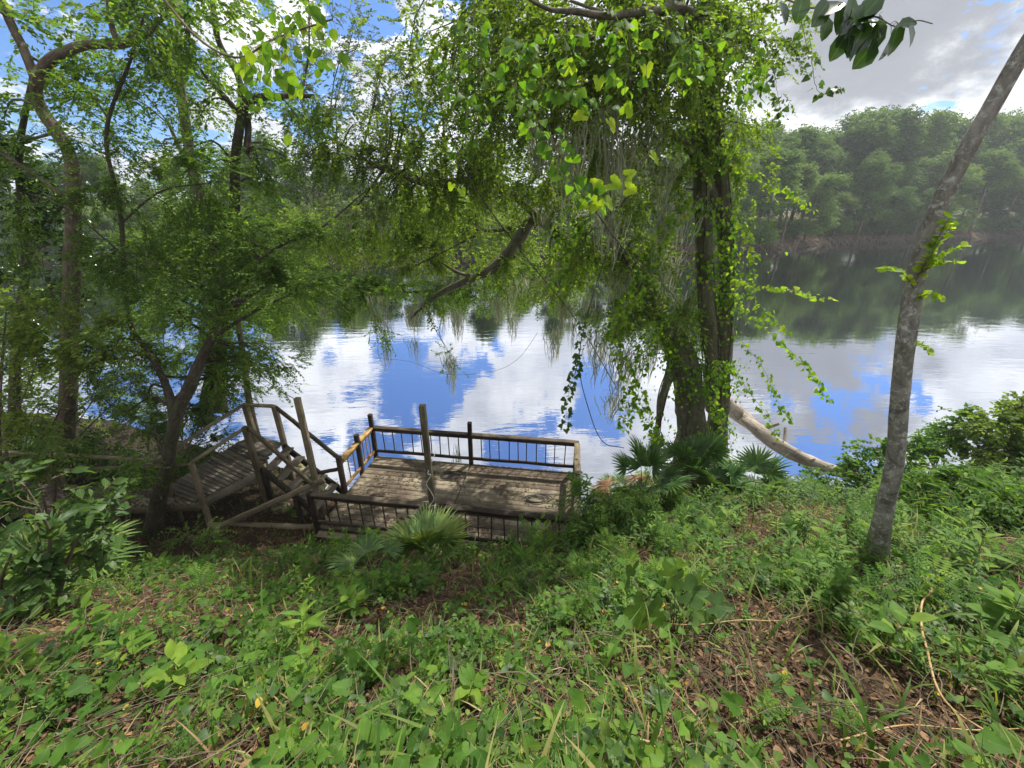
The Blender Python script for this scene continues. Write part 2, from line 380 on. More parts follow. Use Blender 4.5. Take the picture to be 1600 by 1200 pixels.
M['bark'] = bark_mat('brown_bark', (.035, .026, .018), (.10, .078, .055), (.19, .155, .115), 8, .35, (.22, .23, .18))
M['barkdark'] = bark_mat('dark_bark', (.018, .014, .011), (.05, .04, .03), (.11, .09, .07), 10, .3, (.17, .18, .14), .3)
M['barkmoss'] = bark_mat('mossy_bark', (.03, .025, .018), (.09, .075, .055), (.18, .155, .12), 10, .35, (.22, .23, .17), .55)
M['barklich'] = bark_mat('lichen_spotted_bark', (.06, .055, .046), (.16, .148, .13), (.29, .275, .24), 7, .75, (.50, .51, .46), .15, .5)
M['log'] = bark_mat('bleached_log', (.10, .08, .06), (.24, .20, .16), (.40, .36, .30), 6, .25, (.45, .42, .36), 0, .12)
M['twig'] = bark_mat('twig_bark', (.06, .045, .03), (.13, .10, .07), (.22, .18, .13), 12)
M['palebark'] = bark_mat('pale_bark', (.12, .10, .08), (.22, .19, .16), (.34, .31, .27), 8)

# ------------------------------------------------------------------ ground and water
def axis(segs):
    out = []
    for a, b, s in segs: out.append(np.arange(a, b, s))
    return np.unique(np.concatenate(out))
gx = axis([(-700, -60, 20), (-60, -16, 1.5), (-16, 18, .11), (18, 60, 1.2), (60, 200, 3), (200, 760, 25)])
gy = axis([(-60, -3, 3), (-3, 13, .11), (13, 120, .8), (120, 300, 6), (300, 1500, 60)])
X, Y = np.meshgrid(gx, gy); Z = gz(X, Y); nx = len(gx)
i, j = np.meshgrid(np.arange(len(gy) - 1), np.arange(nx - 1), indexing='ij'); a = (i * nx + j).ravel()
mb = MB(); mb.add(np.column_stack([X.ravel(), Y.ravel(), Z.ravel()]), np.column_stack([a, a + 1, a + nx + 1, a + nx]))
m, t = mat('bank_soil'); geo = t.new('ShaderNodeNewGeometry'); Pn = geo.outputs['Position']
na = t.noise(Pn, 2.2, 6, .65); nb = t.noise(Pn, 22, 6, .7, .4); nc = t.noise(Pn, 90, 3, .6)
c = t.ramp(t.math('ADD', t.math('MULTIPLY', na, .5), t.math('MULTIPLY', nb, .5)), [(.35, (.028, .018, .011)), (.48, (.075, .045, .027)), (.6, (.13, .08, .045)), (.72, (.19, .13, .085))])
sp = t.new('ShaderNodeSeparateXYZ'); t.set(sp.inputs[0], Pn)
c = t.mix(t.maprange(t.noise(Pn, 3.5, 5, .7), .54, .7, 0, .5), c, (.05, .075, .02))
c = t.mix(t.maprange(t.math('ADD', sp.outputs[2], t.math('MULTIPLY', na, .3)), .9, .3, 0, .85), c, (.035, .028, .02))
finish(t, principled(t, c, .95, .15, t.math('ADD', nb, nc), .9, .04))
structure(mb.build('ground', m, smooth=True))

m, t = mat('river_water'); geo = t.new('ShaderNodeNewGeometry'); Pn = geo.outputs['Position']
mp = t.new('ShaderNodeMapping'); t.set(mp.inputs[0], Pn); mp.inputs['Scale'].default_value = (.45, 1.5, 1); mp.inputs['Rotation'].default_value = (0, 0, R(-12))
h1 = t.noise(mp.outputs[0], 1.6, 3, .5, .3); h2 = t.noise(mp.outputs[0], 7, 2, .5)
calm = t.maprange(t.noise(Pn, .16, 2), .35, .65, .35, 1)
h = t.math('MULTIPLY', t.math('ADD', h1, t.math('MULTIPLY', h2, .12)), calm)
b = t.new('ShaderNodeBump'); t.set(b.inputs['Height'], h); b.inputs['Strength'].default_value = .5; b.inputs['Distance'].default_value = .015
gl = t.new('ShaderNodeBsdfGlossy'); gl.inputs['Roughness'].default_value = .015; gl.inputs[0].default_value = (.80, .82, .87, 1); t.l.new(b.outputs[0], gl.inputs['Normal'])
df = t.new('ShaderNodeBsdfDiffuse'); df.inputs[0].default_value = (.012, .011, .008, 1)
lw = t.new('ShaderNodeLayerWeight'); lw.inputs[0].default_value = .5; 
k = t.maprange(lw.outputs['Facing'], .0, .75, .50, .92, False)
mx = t.new('ShaderNodeMixShader'); t.l.new(k, mx.inputs[0]); t.l.new(df.outputs[0], mx.inputs[1]); t.l.new(gl.outputs[0], mx.inputs[2]); finish(t, mx.outputs[0])
mb = MB(); mb.add([(-700, -60, 0), (760, -60, 0), (760, 1500, 0), (-700, 1500, 0)], [[0, 1, 2, 3]])
structure(mb.build('water', m))

# ------------------------------------------------------------------ the floating dock with its railings
A = np.array([-3.78, 6.22, 0]); ang = R(-8.2); LX, LY = 4.95, 2.55; ZD = .70
dock = thing('dock', 'weathered wooden dock with railings at the river edge', 'dock', A, ang)
def deck_part(x0, x1, name='deck'):
    mb = MB(); y = 0.0
    while y < LY - .05:
        wdt = .135 + rng.random() * .006; dz = rng.random() * .008
        beam(mb, (x0 + rng.random() * .012, y + wdt / 2, ZD - .02 + dz), (x1 - rng.random() * .012, y + wdt / 2, ZD - .02 + dz * .5), wdt, .038, warp=.002, seg=9)
        y += wdt + .011
    o = mb.build(name, M['deck'], dock)
    return o
dp1 = deck_part(0.03, 2.44); dp2 = deck_part(2.46, LX - .03)
mb = MB()
for yy in (.0, LY + .0): beam(mb, (0, yy, ZD - .13), (LX, yy, ZD - .13), .045, .19)
for xx in (0, 2.45, LX): beam(mb, (xx, .03, ZD - .14), (xx, LY - .03, ZD - .14), .045, .17)
mb.build('frame', M['darkwood'], dock)
mb = MB(); beam(mb, (.05, -.10, ZD - .07), (2.3, -.10, ZD - .07), .15, .035, rnd=.6); mb.build('step_board', M['railwood'], dock)
def posts(lst, s=.095, mt='darkwood'):
    for (x, y, z0, z1) in lst:
        mb = MB(); beam(mb, (x, y, z0), (x + rng.uniform(-.01, .01), y, z1), s, s, up=(0, 1, 0), ch=.008); mb.build('post', M[mt], dock)
posts([(0, 0, .1, ZD + .82), (-.02, LY * .42, .1, ZD + .92), (0, LY * .72, -.5, ZD + 1.0), (0, LY, -.5, ZD + 1.15), (2.45, LY, -.5, ZD + 1.12), (LX, LY, -.5, ZD + .82), (LX, LY * .5, -.3, ZD + .80), (LX, 0, .1, ZD + .80)])
mb = MB(); beam(mb, (2.42, -.06, .2), (2.38, -.03, 3.52), .095, .095, up=(0, 1, 0), ch=.008); o = mb.build('post', M['railwood'], dock); o['label'] = 'tall square post rising above the near railing'
def railing(p0, p1, mt, bal, zt=.80, zb=.14, capw=.13, skip=0):
    p0 = np.array(p0, float); p1 = np.array(p1, float); d = (p1 - p0) / np.linalg.norm(p1 - p0)
    mb = MB(); beam(mb, (*p0, ZD + zt), (*p1, ZD + zt), capw, .04, seg=9); beam(mb, (*(p0), ZD + zt - .065), (*(p1), ZD + zt - .065), .04, .085, seg=7); r = mb.build('railing', M[mt], dock)
    mb = MB(); beam(mb, (*p0, ZD + zb), (*p1, ZD + zb), .04, .075, seg=7); mb.build('bottom_rail', M[mt], r)
    for k in range(bal):
        q = p0 + (p1 - p0) * (k + 1) / (bal + 1) + d * rng.uniform(-.015, .015); mb = MB()
        beam(mb, (*q, ZD + zb + .038), (*(q + d * rng.uniform(-.012, .012)), ZD + zt - .107), .022, .022, up=(0, 1, 0), ch=.003, seg=3, warp=.001); mb.build('baluster', M['darkwood' if mt != 'sunlitpine' else 'sunlitpine'], r)
    return r
railing((.05, 0), (2.36, 0), 'darkwood', 9); railing((2.49, 0), (LX - .05, 0), 'darkwood', 9)
railing((.05, LY), (2.4, LY), 'darkwood', 9); railing((2.5, LY), (LX - .05, LY), 'darkwood', 10)
o = railing((-.0, LY * .42 + .06), (0, LY * .72 - .05), 'sunlitpine', 2); o['label'] = 'yellow pine railing with sunlight put into its colour'
o = railing((0, LY * .72 + .05), (0, LY - .05), 'sunlitpine', 3); o['label'] = 'yellow pine railing with sunlight put into its colour'
railing((LX, .05), (LX, LY * .5 - .05), 'railwood', 3); railing((LX, LY * .5 + .05), (LX, LY - .05), 'railwood', 4)
ca, sa = math.cos(ang), math.sin(ang)
def dw(x, y, z): return np.array([A[0] + ca * x - sa * y, A[1] + sa * x + ca * y, z])
# things lying on the dock
def coil(c, r, n, name, label, turns=3, tr=.012, matn='rubber'):
    mb = MB(); th = np.linspace(0, turns * 2 * math.pi, n); rr = r * (1 + .38 * np.sin(th * .53 + 1) + .22 * np.cos(th * 1.37))
    pts = np.column_stack([c[0] + rr * np.cos(th) * 1.25 + .05 * np.sin(th * .31), c[1] + rr * np.sin(th) * .62, np.full(n, c[2]) + tr + .012 * (1 + np.sin(th * 1.7))])
    tail = pts[-1] + np.array([[-.12, .1, 0], [-.32, .14, 0], [-.45, .05, 0]]); pts = np.vstack([pts, tail]); pts[-3:, 2] = c[2] + tr
    tube(mb, pts, tr, n=len(pts) * 2, sides=6); return tag(mb.build(name, matn, smooth=True), label, 'hose')
rub, t = mat('black_rubber'); finish(t, principled(t, (.012, .012, .013), .5, .4))
coil(dw(2.15, 1.95, ZD + .012), .2, 70, 'hose', 'thin black hose loosely coiled on the left half of the dock by the far railing', 3, .007, rub)
coil(dw(4.15, 1.4, ZD + .012), .17, 60, 'hose', 'black hose coiled flat on the right half of the dock', 3, .009, rub)
iron, t = mat('rusty_iron'); finish(t, principled(t, t.ramp(t.noise(attr(t, 'wuv', 'Vector'), 30), [(.4, (.03, .02, .015)), (.7, (.09, .045, .025))]), .7, .4))
ri = thing('iron_wheel', 'small rusty iron wheel standing on the dock beside the near railing', 'wheel', dw(1.98, .16, ZD))
mb = MB(); th = np.linspace(0, 2 * math.pi, 40); pts = np.column_stack([.17 * np.cos(th), .02 * np.cos(th), .17 * np.sin(th) + .17]); tube(mb, pts, .014, sides=6, smooth_pts=False, cap=False); mb.build('rim', iron, ri, True)
for k in range(3):
    mb = MB(); th_ = k * 2.094 + .5; tube(mb, [(0, 0, .17), (.16 * math.cos(th_), .02 * math.cos(th_), .17 + .16 * math.sin(th_))], .011, n=4, sides=6); mb.build('spoke', iron, ri, True)
white, t = mat('white_rope'); finish(t, principled(t, (.62, .60, .55), .8, .2))
mb = MB(); pp = dw(2.40, -.045, 0)
pts = [dw(2.47, .16, 2.55), dw(2.40, -.10, 2.3), pp + [0.02, -.06, 2.25]]
for k in range(5): z = 2.22 - k * .16; pts.append(pp + [.055 * math.cos(k * 1.9 + 1), -.062, z])
pts += [pp + [.06, -.07, 1.6], pp + [.05, -.08, 1.42], pp + [-.02, -.25, 1.1], pp + [-.14, -.55, .75], pp + [-.2, -.75, .62]]
tube(mb, pts, .007, n=110, sides=6); tag(mb.build('rope', white, smooth=True), 'white rope wound round the tall dock post and hanging to the ground', 'rope')
mb = MB(); beam(mb, dw(2.28, -.10, 1.62), dw(1.72, -.95, .72), .05, .10, rnd=.7); tag(mb.build('plank', M['railwood']), 'short mossy plank leaning against the tall dock post', 'plank')

# ------------------------------------------------------------------ landing, stairs and boardwalk
ZL = 1.5
n0, n1p, f0, f1 = np.array([-5.25, 7.1]), np.array([-4.95, 7.18]), np.array([-5.85, 8.07]), np.array([-5.2, 7.98])
ln, lf = at_z(306, 785, 1.02)[:2], at_z(254, 768, 1.02)[:2]          # lower-left end of the ramp
bw = thing('boardwalk', 'grey plank boardwalk ramp with handrails leading along the bank from the left', 'boardwalk', (-6.3, 6.9, .5))
def v3(p, z): return np.array([p[0], p[1], z])
N = 22; zl = 1.04; tl = at_z(401, 681, ZL)[:2]; lfar = lf; mb = MB()
redge = lambda s: ln + (n0 - ln) * s / .62 if s < .62 else n0 + (f1 - n0) * (s - .62) / .38
for k in range(N):
    s0 = (k + .5) / N; p = redge(s0); q = lf + (tl - lf) * s0; zz_ = zl + (ZL - zl) * min(1, s0 / .8) + .003 * (k % 2); beam(mb, v3(p, zz_), v3(q, zz_), .118, .035, up=(0, 0, 1), warp=.002)
mb.build('deck', M['rampwood'], bw)
mb = MB(); beam(mb, v3(ln, zl - .12), v3(n0, ZL - .18), .045, .18); mb.build('side_board', M['rampwood'], bw)
mb = MB(); beam(mb, v3(lf, zl - .12), v3(tl, ZL - .13), .045, .18); mb.build('side_board', M['rampwood'], bw)
g0 = at_z(0, 822, 1.0)[:2] + [-2.5, .3]; g1 = at_z(0, 762, 1.0)[:2] + [-2.5, .3]
mb = MB(); N = 44
for k in range(N):
    s0 = (k + .5) / N; p = ln + (g0 - ln) * s0; q = lf + (g1 - lf) * s0; beam(mb, v3(p, zl - .02), v3(q, zl - .02), .13, .035)
mb.build('deck', M['rampwood'], bw)
mb = MB(); beam(mb, v3(ln, zl - .12), v3(g0, zl - .12), .045, .19, seg=12); mb.build('side_board', M['railwood'], bw)
def bpost(p, z0, z1, s=.09, m='railwood', lean=(0, 0), par=None):
    mb = MB(); beam(mb, v3(p, z0), v3(np.array(p) + lean, z1), s, s, up=(0, 1, 0), ch=.007); return mb.build('post', M[m], par or bw)
def brail(p, q, z0, z1, m='railwood', par=None, w_=.09, h_=.04, name='handrail'):
    mb = MB(); beam(mb, v3(p, z0), v3(q, z1), w_, h_, seg=8, warp=.006); return mb.build(name, M[m], par or bw)
pb, pt_, fb = at_z(328, 818, .42), at_z(299, 724, 1.95), at_z(246, 718, 1.92)
mb = MB(); beam(mb, pb, pt_, .085, .085, up=(0, 1, 0), ch=.007); mb.build('post', M['railwood'], bw)
mb = MB(); beam(mb, v3(fb[:2] + [-.02, 0], .4), fb, .085, .085, up=(0, 1, 0), ch=.007); mb.build('post', M['railwood'], bw)
brail(pt_[:2], n0, 1.96, 2.43); brail(fb[:2], f0, 1.93, 2.46)
brail(pt_[:2] + [-.04, 0], g0 + [0, -.1], 1.93, 1.86); brail(fb[:2] + [-.04, 0], g1, 1.90, 1.86)
for s0 in (.4, .8): bpost(ln + (g0 - ln) * s0 + [0, .0], .3, 1.86); bpost(lf + (g1 - lf) * s0, .3, 1.86)
brail(ln + [.1, 0], n0 + [1.25, -.55], .42, .38, 'railwood', None, .1, .12, 'sleeper')
recentre(bw)
st = thing('staircase', 'open wooden staircase with handrails stepping down from the landing to the dock', 'stairs', (-4.8, 7.1, .5))
b0, b1 = dw(-.02, .22, 0)[:2], dw(-.02, 1.06, 0)[:2]
s0n, s0f = n0 + [.07, 0], f1 + [.03, 0]
for p, q in ((s0n, b0), (s0f, b1)):
    mb = MB(); beam(mb, v3(p, ZL - .06), v3(q, ZD - .02), .05, .17, seg=8); mb.build('stringer', M['darkwood'], st)
for k in range(5):
    s_ = (k + .6) / 5.4; p = s0n + (b0 - s0n) * s_; q = s0f + (b1 - s0f) * s_; z = ZL + (ZD - ZL) * s_ + .03
    mb = MB(); beam(mb, v3(p, z), v3(q, z), .19, .04, rnd=.4 + .1 * k, warp=.002); mb.build('tread', M['rampwood'], st)
bpost(n0 + [.02, -.04], .3, 2.45, .10, 'railwood', (-.02, .0), st); bpost(f0, .5, 2.45, .11, 'railwood', (0, 0), st); bpost(f1 + [.03, .03], .5, 2.4, .10, 'railwood', (-.01, 0), st)
bpost(n0 + [.11, -.02], .2, 1.45, .09, 'darkwood', (0, 0), st); bpost((s0n + b0) / 2 + [.12, -.1], .2, 1.02, .09, 'darkwood', (0, 0), st)
brail(f0, f1 + [.03, .03], 2.45, 2.42, 'railwood', st, .11, .04)
tp = at_y(474, 690, 6.95)[:2]
mb = MB(); beam(mb, (-4.05, 6.95, .2), (-4.0, 6.9, 3.15), .10, .10, up=(0, 1, 0)); o = mb.build('post', M['railwood'], st); o['label'] = 'tall square post at the foot of the stairs'
brail(n0 + [.05, -.02], b0 + [-.05, .0], 2.42, 1.55, 'railwood', st, .045, .10); brail(f1 + [.05, .03], b1 + [0, .02], 2.40, 1.58, 'railwood', st, .045, .10)
mb = MB(); beam(mb, v3(b1 + [-.5, .1], 1.15), v3(b1, 1.32), .04, .08); mb.build('brace', M['darkwood'], st)
recentre(st)
p, q = ground(345, 826), at_z(506, 750, 1.62)
mb = MB(); beam(mb, p + [0, 0, .05], q, .045, .11, seg=10, warp=.006, rnd=.8); tag(mb.build('plank', M['railwood']), 'long mossy plank slanting from the ground up to the corner of the dock railing', 'plank')
# tall pole by the landing
mb = MB(); tube(mb, [v3(f0 + [-.02, .1], .3), at_y(392, 640, 8.3), at_y(381, 560, 8.35), at_y(368, 480, 8.4)], [.075, .07, .06, .05], n=20, sides=10, rough=.08)
tag(mb.build('pole', M['bark'], smooth=True), 'tall bare leaning pole rising beside the stair landing', 'pole')
# boulders on the shore under the stairs
rock, t = mat('mossy_limestone'); geo = t.new('ShaderNodeNewGeometry'); q_ = t.noise(geo.outputs['Position'], 9, 6, .65)
finish(t, principled(t, t.ramp(q_, [(.35, (.05, .055, .03)), (.5, (.17, .16, .09)), (.68, (.34, .31, .2))]), .9, .2, q_, .9, .05))
def boulder(c, s, label):
    u = np.linspace(0, math.pi, 15); v = np.linspace(0, 2 * math.pi, 21)[:-1]; U, Vv = np.meshgrid(u, v, indexing='ij')
    r = 1 + .5 * vnoise(U * 1.7 + c[0] * 9, Vv * 1.1 + c[1] * 7, 1.3) + .2 * vnoise(U * 5, Vv * 4, 1.3); w_ = np.sin(U)
    V = np.stack([r * w_ * np.cos(Vv) * s[0], r * w_ * np.sin(Vv) * s[1], r * np.cos(U) * s[2]], -1)
    F = [[i * 20 + j, (i + 1) * 20 + j, (i + 1) * 20 + (j + 1) % 20, i * 20 + (j + 1) % 20] for i in range(14) for j in range(20)]
    mb = MB(); mb.add(V.reshape(-1, 3) + np.asarray(c), F); return tag(mb.build('boulder', rock), label, 'rock', 'rocks on the shore under the stairs')
for (px, py, s, l) in [(455, 706, (.3, .22, .2), 'mossy pale boulder nearest the landing, above the top treads'), (475, 712, (.26, .2, .18), 'mossy boulder midway along the far side of the stairs'),
                       (492, 726, (.17, .15, .3), 'upright mossy boulder right behind the tall post at the stair foot'), (478, 790, (.2, .2, .16), 'pale boulder below the stairs at the dock corner'), (440, 790, (.22, .18, .12), 'low boulder in the weeds under the stairs')]:
    c = at_z(px, py, .75 if py < 740 else .5); c[2] = max(.1, float(gz(c[0], c[1]))) + s[2] * .5 ; boulder(c, s, l)

# ------------------------------------------------------------------ trees
def seg_cloud(limbs):
    pts = []
    for L in limbs:
        q = spline(np.array(L, float), max(8, len(L) * 6)); pts.append(q)
    return np.concatenate(pts)
def sprays(leaf, tw, cen, length, K, tpl, size, droop=.3, flat=.5, dirs=None, jit=.3, bend=.4, vary=.45):
    """twigs starting at `cen`, each with K leaves set alternately along it"""
    N = len(cen)
    if N == 0: return
    d = rdir(N, -.5, .5) if dirs is None else nrm(dirs + rdir(N) * .55)
    d = nrm(d + np.array([0, 0, -droop])); Ls = length * rng.uniform(.6, 1.3, N)
    tt = (np.arange(K) + .7) / K
    end = d * Ls[:, None] + np.array([0, 0, -1]) * (Ls * bend * rng.uniform(0, 1, N))[:, None]
    side = nrm(np.cross(d, nrm(np.array([0, 0, 1.]) + rdir(N) * .3)))
    p = cen[:, None] + d[:, None] * (Ls[:, None] * tt)[..., None] * (1 - bend * .2) + (end - d * Ls[:, None])[:, None] * (tt ** 2)[None, :, None]
    sg = np.where(np.arange(K) % 2, 1, -1)[None, :, None]
    ax = nrm(d[:, None] * .55 + side[:, None] * sg * .9 + rdir(N * K).reshape(N, K, 3) * .35 + np.array([0, 0, -.25 * droop]))
    up = nrm(np.array([0, 0, 1.]) * flat + rdir(N * K).reshape(N, K, 3) * (1 - flat) + 1e-3)
    sz = size * rng.uniform(.6, 1.25, (N, K)); cr = rng.random((N, 1)) * vary
    rnd = np.clip(cr + rng.random((N, K)) * (.95 - vary), 0, 1)
    inst(leaf, tpl, p.reshape(-1, 3), ax.reshape(-1, 3), up.reshape(-1, 3), sz.ravel(), rnd.ravel(), jit)
    if tw is not None:      # twig ribbon, three-sided
        s3 = np.array([0, .5, 1]); q = cen[:, None] + d[:, None] * (Ls[:, None] * s3)[..., None] * (1 - bend * .2) + (end - d * Ls[:, None])[:, None] * (s3 ** 2)[None, :, None]
        r = np.array([.004, .003, .0012])[None, :, None] * max(1, length * 2)
        o1 = side[:, None] * r; o2 = np.array([0, 0, 1.]) * r
        V = np.stack([q + o1, q - o1, q + o2], 2).reshape(N, 9, 3); F = []
        for a in (0, 3):
            for e in range(3): F.append([a + e, a + (e + 1) % 3, a + 3 + (e + 1) % 3, a + 3 + e])
        F = (np.array(F)[None] + (np.arange(N) * 9)[:, None, None]).reshape(-1, 4); tw.add(V.reshape(-1, 3), F, .5)
def branches_to(tw, P, targets, r0=.03, sag=.15, n=9):
    """boughs from the nearest point of a limb out to each target; returns sample points along them"""
    out = []; dr = []
    for c in targets:
        dd = np.linalg.norm(P[:, :3] - c, axis=1) + rng.random(len(P)) * .2; b = P[np.argmin(dd)]; L = np.linalg.norm(c - b[:3])
        if L < .08: out.append(c[None]); dr.append(rdir(1)); continue
        m1 = b[:3] + (c - b[:3]) * .35 + rdir(1)[0] * L * .13 + [0, 0, L * sag]; m2 = b[:3] + (c - b[:3]) * .7 + rdir(1)[0] * L * .12 + [0, 0, L * sag * .8]
        q = spline(np.array([b[:3], m1, m2, c]), n); rr = np.linspace(min(b[3] * .6, r0 * (0.5 + L * .4)), .004, n)
        tube(tw, q, rr, sides=5, smooth_pts=False, cap=False); out.append(q[n // 3:]); dr.append(np.gradient(q, axis=0)[n // 3:])
    return np.concatenate(out), nrm(np.concatenate(dr))
def ellipsoid(c, r, n, hollow=.25):
    d = rdir(n); s = (hollow ** 3 + (1 - hollow ** 3) * rng.random(n)) ** (1 / 3); return np.asarray(c) + d * s[:, None] * np.asarray(r)
def moss_mb(mb, pts, L=.6, strands=26, spread=.12):
    for p in pts:
        n = strands; c = p + rng.normal(0, 1, (n, 3)) * [spread, spread, spread * .3]; l = L * rng.uniform(.25, 1.1, n)
        K = 8; t_ = np.linspace(0, 1, K); q = c[:, None] + np.array([0, 0, -1]) * (l[:, None] * t_)[..., None]
        q += np.cumsum(rng.normal(0, .027, (n, K, 3)), axis=1) * [1, 1, .2]; q[:, :, :2] += (p[:2] - q[:, :, :2]) * (t_ * .6)[None, :, None]
        a = rng.uniform(0, math.pi, n); o = np.stack([np.cos(a), np.sin(a), np.zeros(n)], -1)[:, None] * (np.array([.004, .008, .006, .009, .006, .008, .004, .001])[None, :, None])
        V = np.stack([q - o, q + o], 2).reshape(n, K * 2, 3); F = [[2 * k, 2 * k + 1, 2 * k + 3, 2 * k + 2] for k in range(K - 1)]
        mb.add(V.reshape(-1, 3), (np.array(F)[None] + (np.arange(n) * K * 2)[:, None, None]).reshape(-1, 4), np.repeat(rng.random(n), K * 2))
        m = 16 * n; s = rng.random(m); w_ = rng.integers(0, n, m); k = np.minimum((s * (K - 1)).astype(int), K - 2); pp = q[w_, k]
        inst(mb, (np.array([(-.08, 0, 0), (.08, 0, 0), (.03, 1, -.3)]), np.array([[0, 1, 2]])), pp, rdir(m, -1, .1), rdir(m), rng.uniform(.02, .06, m), rng.random(m))
DENS = 2.4
def px_limbs(L):
    """limb traced as (px, py, depth, radius) -> world"""
    return [[(*at_y(a, b, y), r) for a, b, y, r in l] for l in L]
def tree(name, label, cat, base, limbs, blobs, bark, leafm, tpl, lsize, K=12, slen=.35, droop=.3, flat=.5, boughs=.5, moss=None, group=None, rough=.12, sides=12, flare=.5, twm=None, mossL=.6, keep=1.0):
    """limbs: world (x,y,z,r); blobs: (px, py, depth, half-width m, half-depth m, half-height m, number of sprays)"""
    root = thing(name, label, cat, base, 0, group)
    tk = MB()
    for q, l in enumerate(limbs):
        l = np.array(l, float); tube(tk, l[:, :3], l[:, 3], n=max(14, len(l) * 9), sides=sides, rough=rough, flare=flare if q == 0 else 0)
    tk.build('trunk', bark, root, True)
    tw = MB(); lf = MB(); P = seg_cloud(limbs)
    for (px, py, y, rx, ry, rz, n) in blobs:
        c = at_y(px, py, y); nb = max(2, int(n * .05 * boughs * 2)); T = ellipsoid(c, (rx, ry, rz), nb)
        q, dr = branches_to(tw, P, T)
        n = int(n * keep * DENS); m = int(n * .55); pick = rng.integers(0, len(q), m); cen = q[pick] + rng.normal(0, .09, (m, 3)) * max(rx, .5)
        cen = np.vstack([cen, ellipsoid(c, (rx, ry, rz), n - m, .1)]); dd = np.vstack([dr[pick], nrm(cen[m:] - c)])
        sprays(lf, tw, cen, slen, K, tpl, lsize, droop, flat, dd)
    tw.build('branches', twm or bark, root); lf.build('crown', leafm, root)
    if moss is not None:
        mm = MB(); moss_mb(mm, moss, mossL); mm.build('moss', M['moss'], root)
    return recentre(root)

# far bank woods --------------------------------------------------------------
FT = []
def far_tree(kind, seed):
    """template tree, about 10 m tall, base at the origin; returns meshes"""
    r = np.random.default_rng(seed); tk = MB(); lf = MB(); Hh = 10.0
    lean = r.uniform(-.8, .8, 2); top = np.array([lean[0], lean[1], Hh * (.72 if kind else .8)])
    limbs = [[(0, 0, -.6, .22), (lean[0] * .2, lean[1] * .2, 2.5, .17), (lean[0] * .5 + r.uniform(-.3, .3), lean[1] * .5, 5, .12), (*top, .05)]]
    cs = []
    nb = {0: 30, 1: 24, 2: 26, 3: 17}[kind]
    for k in range(nb):
        hh = r.uniform({0: .22, 1: .5, 2: .08, 3: .55}[kind], .97); w_ = {0: 3.2, 1: 2.3, 2: 2.9, 3: 1.5}[kind] * math.sqrt(max(.05, 1 - (hh - .35) ** 2 * 1.6)) * r.uniform(.5, 1.0)
        a = k * 2.4 + r.uniform(-.5, .5); c = np.array([w_ * math.cos(a), w_ * math.sin(a), Hh * hh]) + [lean[0] * hh, lean[1] * hh, 0]; cs.append((c, r.uniform(.4, 1.15) * (.75 if kind == 3 else 1)))
    P0 = seg_cloud(limbs)
    for l in limbs: l = np.array(l); tube(tk, l[:, :3], l[:, 3], n=16, sides=7, rough=.12)
    branches_to(tk, P0, np.array([c for c, _ in cs]), .07, .05)
    for c, s in cs:
        n = int(230 * s * s) + 30; cen = ellipsoid(c, (s * rng.uniform(.8, 1.9), s * rng.uniform(.8, 1.9), s * rng.uniform(.35, .9)), n, .1) + rng.normal(0, .22, (n, 3))
        sprays(lf, None, cen, .5, 6, OVAL_S, .23, .25, .35, vary=.8)
    return tk, lf
PROTO = []
far_names = {0: ('broadleaf_tree', 'spreading'), 1: ('broadleaf_tree', 'tall slim'), 2: ('broadleaf_tree', 'low bushy'), 3: ('broadleaf_tree', 'thin open')}
for kind in (0, 0, 1, 1, 2, 2, 3):
    tk, lf = far_tree(kind, 20 + len(PROTO)); root = thing('broadleaf_tree', '', 'tree'); a = tk.build('trunk', M['bark'], root, True); b = lf.build('crown', M['far'], root); PROTO.append([kind, root, a, b, False])
def place_far(pi, x, y, s, sz, rot, label, group):
    kind, root, a, b, used = PROTO[pi]
    if not used: PROTO[pi][4] = True
    else:
        r2 = root.copy(); C.objects.link(r2)
        for ch in (a, b): c = ch.copy(); C.objects.link(c); c.parent = r2
        root = r2
    root.location = (x, y, float(gz(x, y)) - .1); root.scale = (s, s, s * sz); root.rotation_euler = (0, 0, rot); root['label'] = label; root['group'] = group; root['category'] = 'tree'
    return root
ordn = ['first', 'second', 'third', 'fourth', 'fifth', 'sixth', 'seventh', 'eighth', 'ninth', 'tenth', 'eleventh', 'twelfth', 'thirteenth', 'fourteenth', 'fifteenth', 'sixteenth', 'seventeenth', 'eighteenth', 'nineteenth', 'twentieth', 'twenty-first', 'twenty-second', 'twenty-third', 'twenty-fourth', 'twenty-fifth', 'twenty-sixth', 'twenty-seventh', 'twenty-eighth', 'twenty-ninth', 'thirtieth']
fr = np.random.default_rng(11)
# (pixel x, pixel y of the top) along the far shore, front row then back row
def row(tops, back, kinds, label, group, pick=None):
    for k, (px, py) in enumerate(tops):
        fx = np.interp(px, [-300, 100, 330, 600, 850, 950, 1050, 1160, 1300, 1450, 1600, 1800], [-60, -31, -21.1, -9, 2.4, 9.1, 19.4, 34.4, 60, 85.5, 136, 190])
        dr_ = ray(px, 400); az = dr_[0] / dr_[1]; ys = np.linspace(24, 170, 800); xs = az * ys; fs = np.interp(xs, FAR[:, 0], FAR[:, 1]); i0 = np.argmax(ys > fs + back); y = ys[i0]; x = xs[i0]; py = py + fr.uniform(-10, 22)
        d = ray(px, py); tz = EYE + d[2] * y / d[1]; g = float(gz(x, y)); Hn = tz - g
        kd = kinds[k % len(kinds)]; s = Hn / 10.0 * 1.0; wd = min(max(s, .7), 1.9) * fr.uniform(.75, 1.1); place_far(kd, x, y, wd, s / wd, fr.uniform(0, 6.28), label % ordn[k], group)
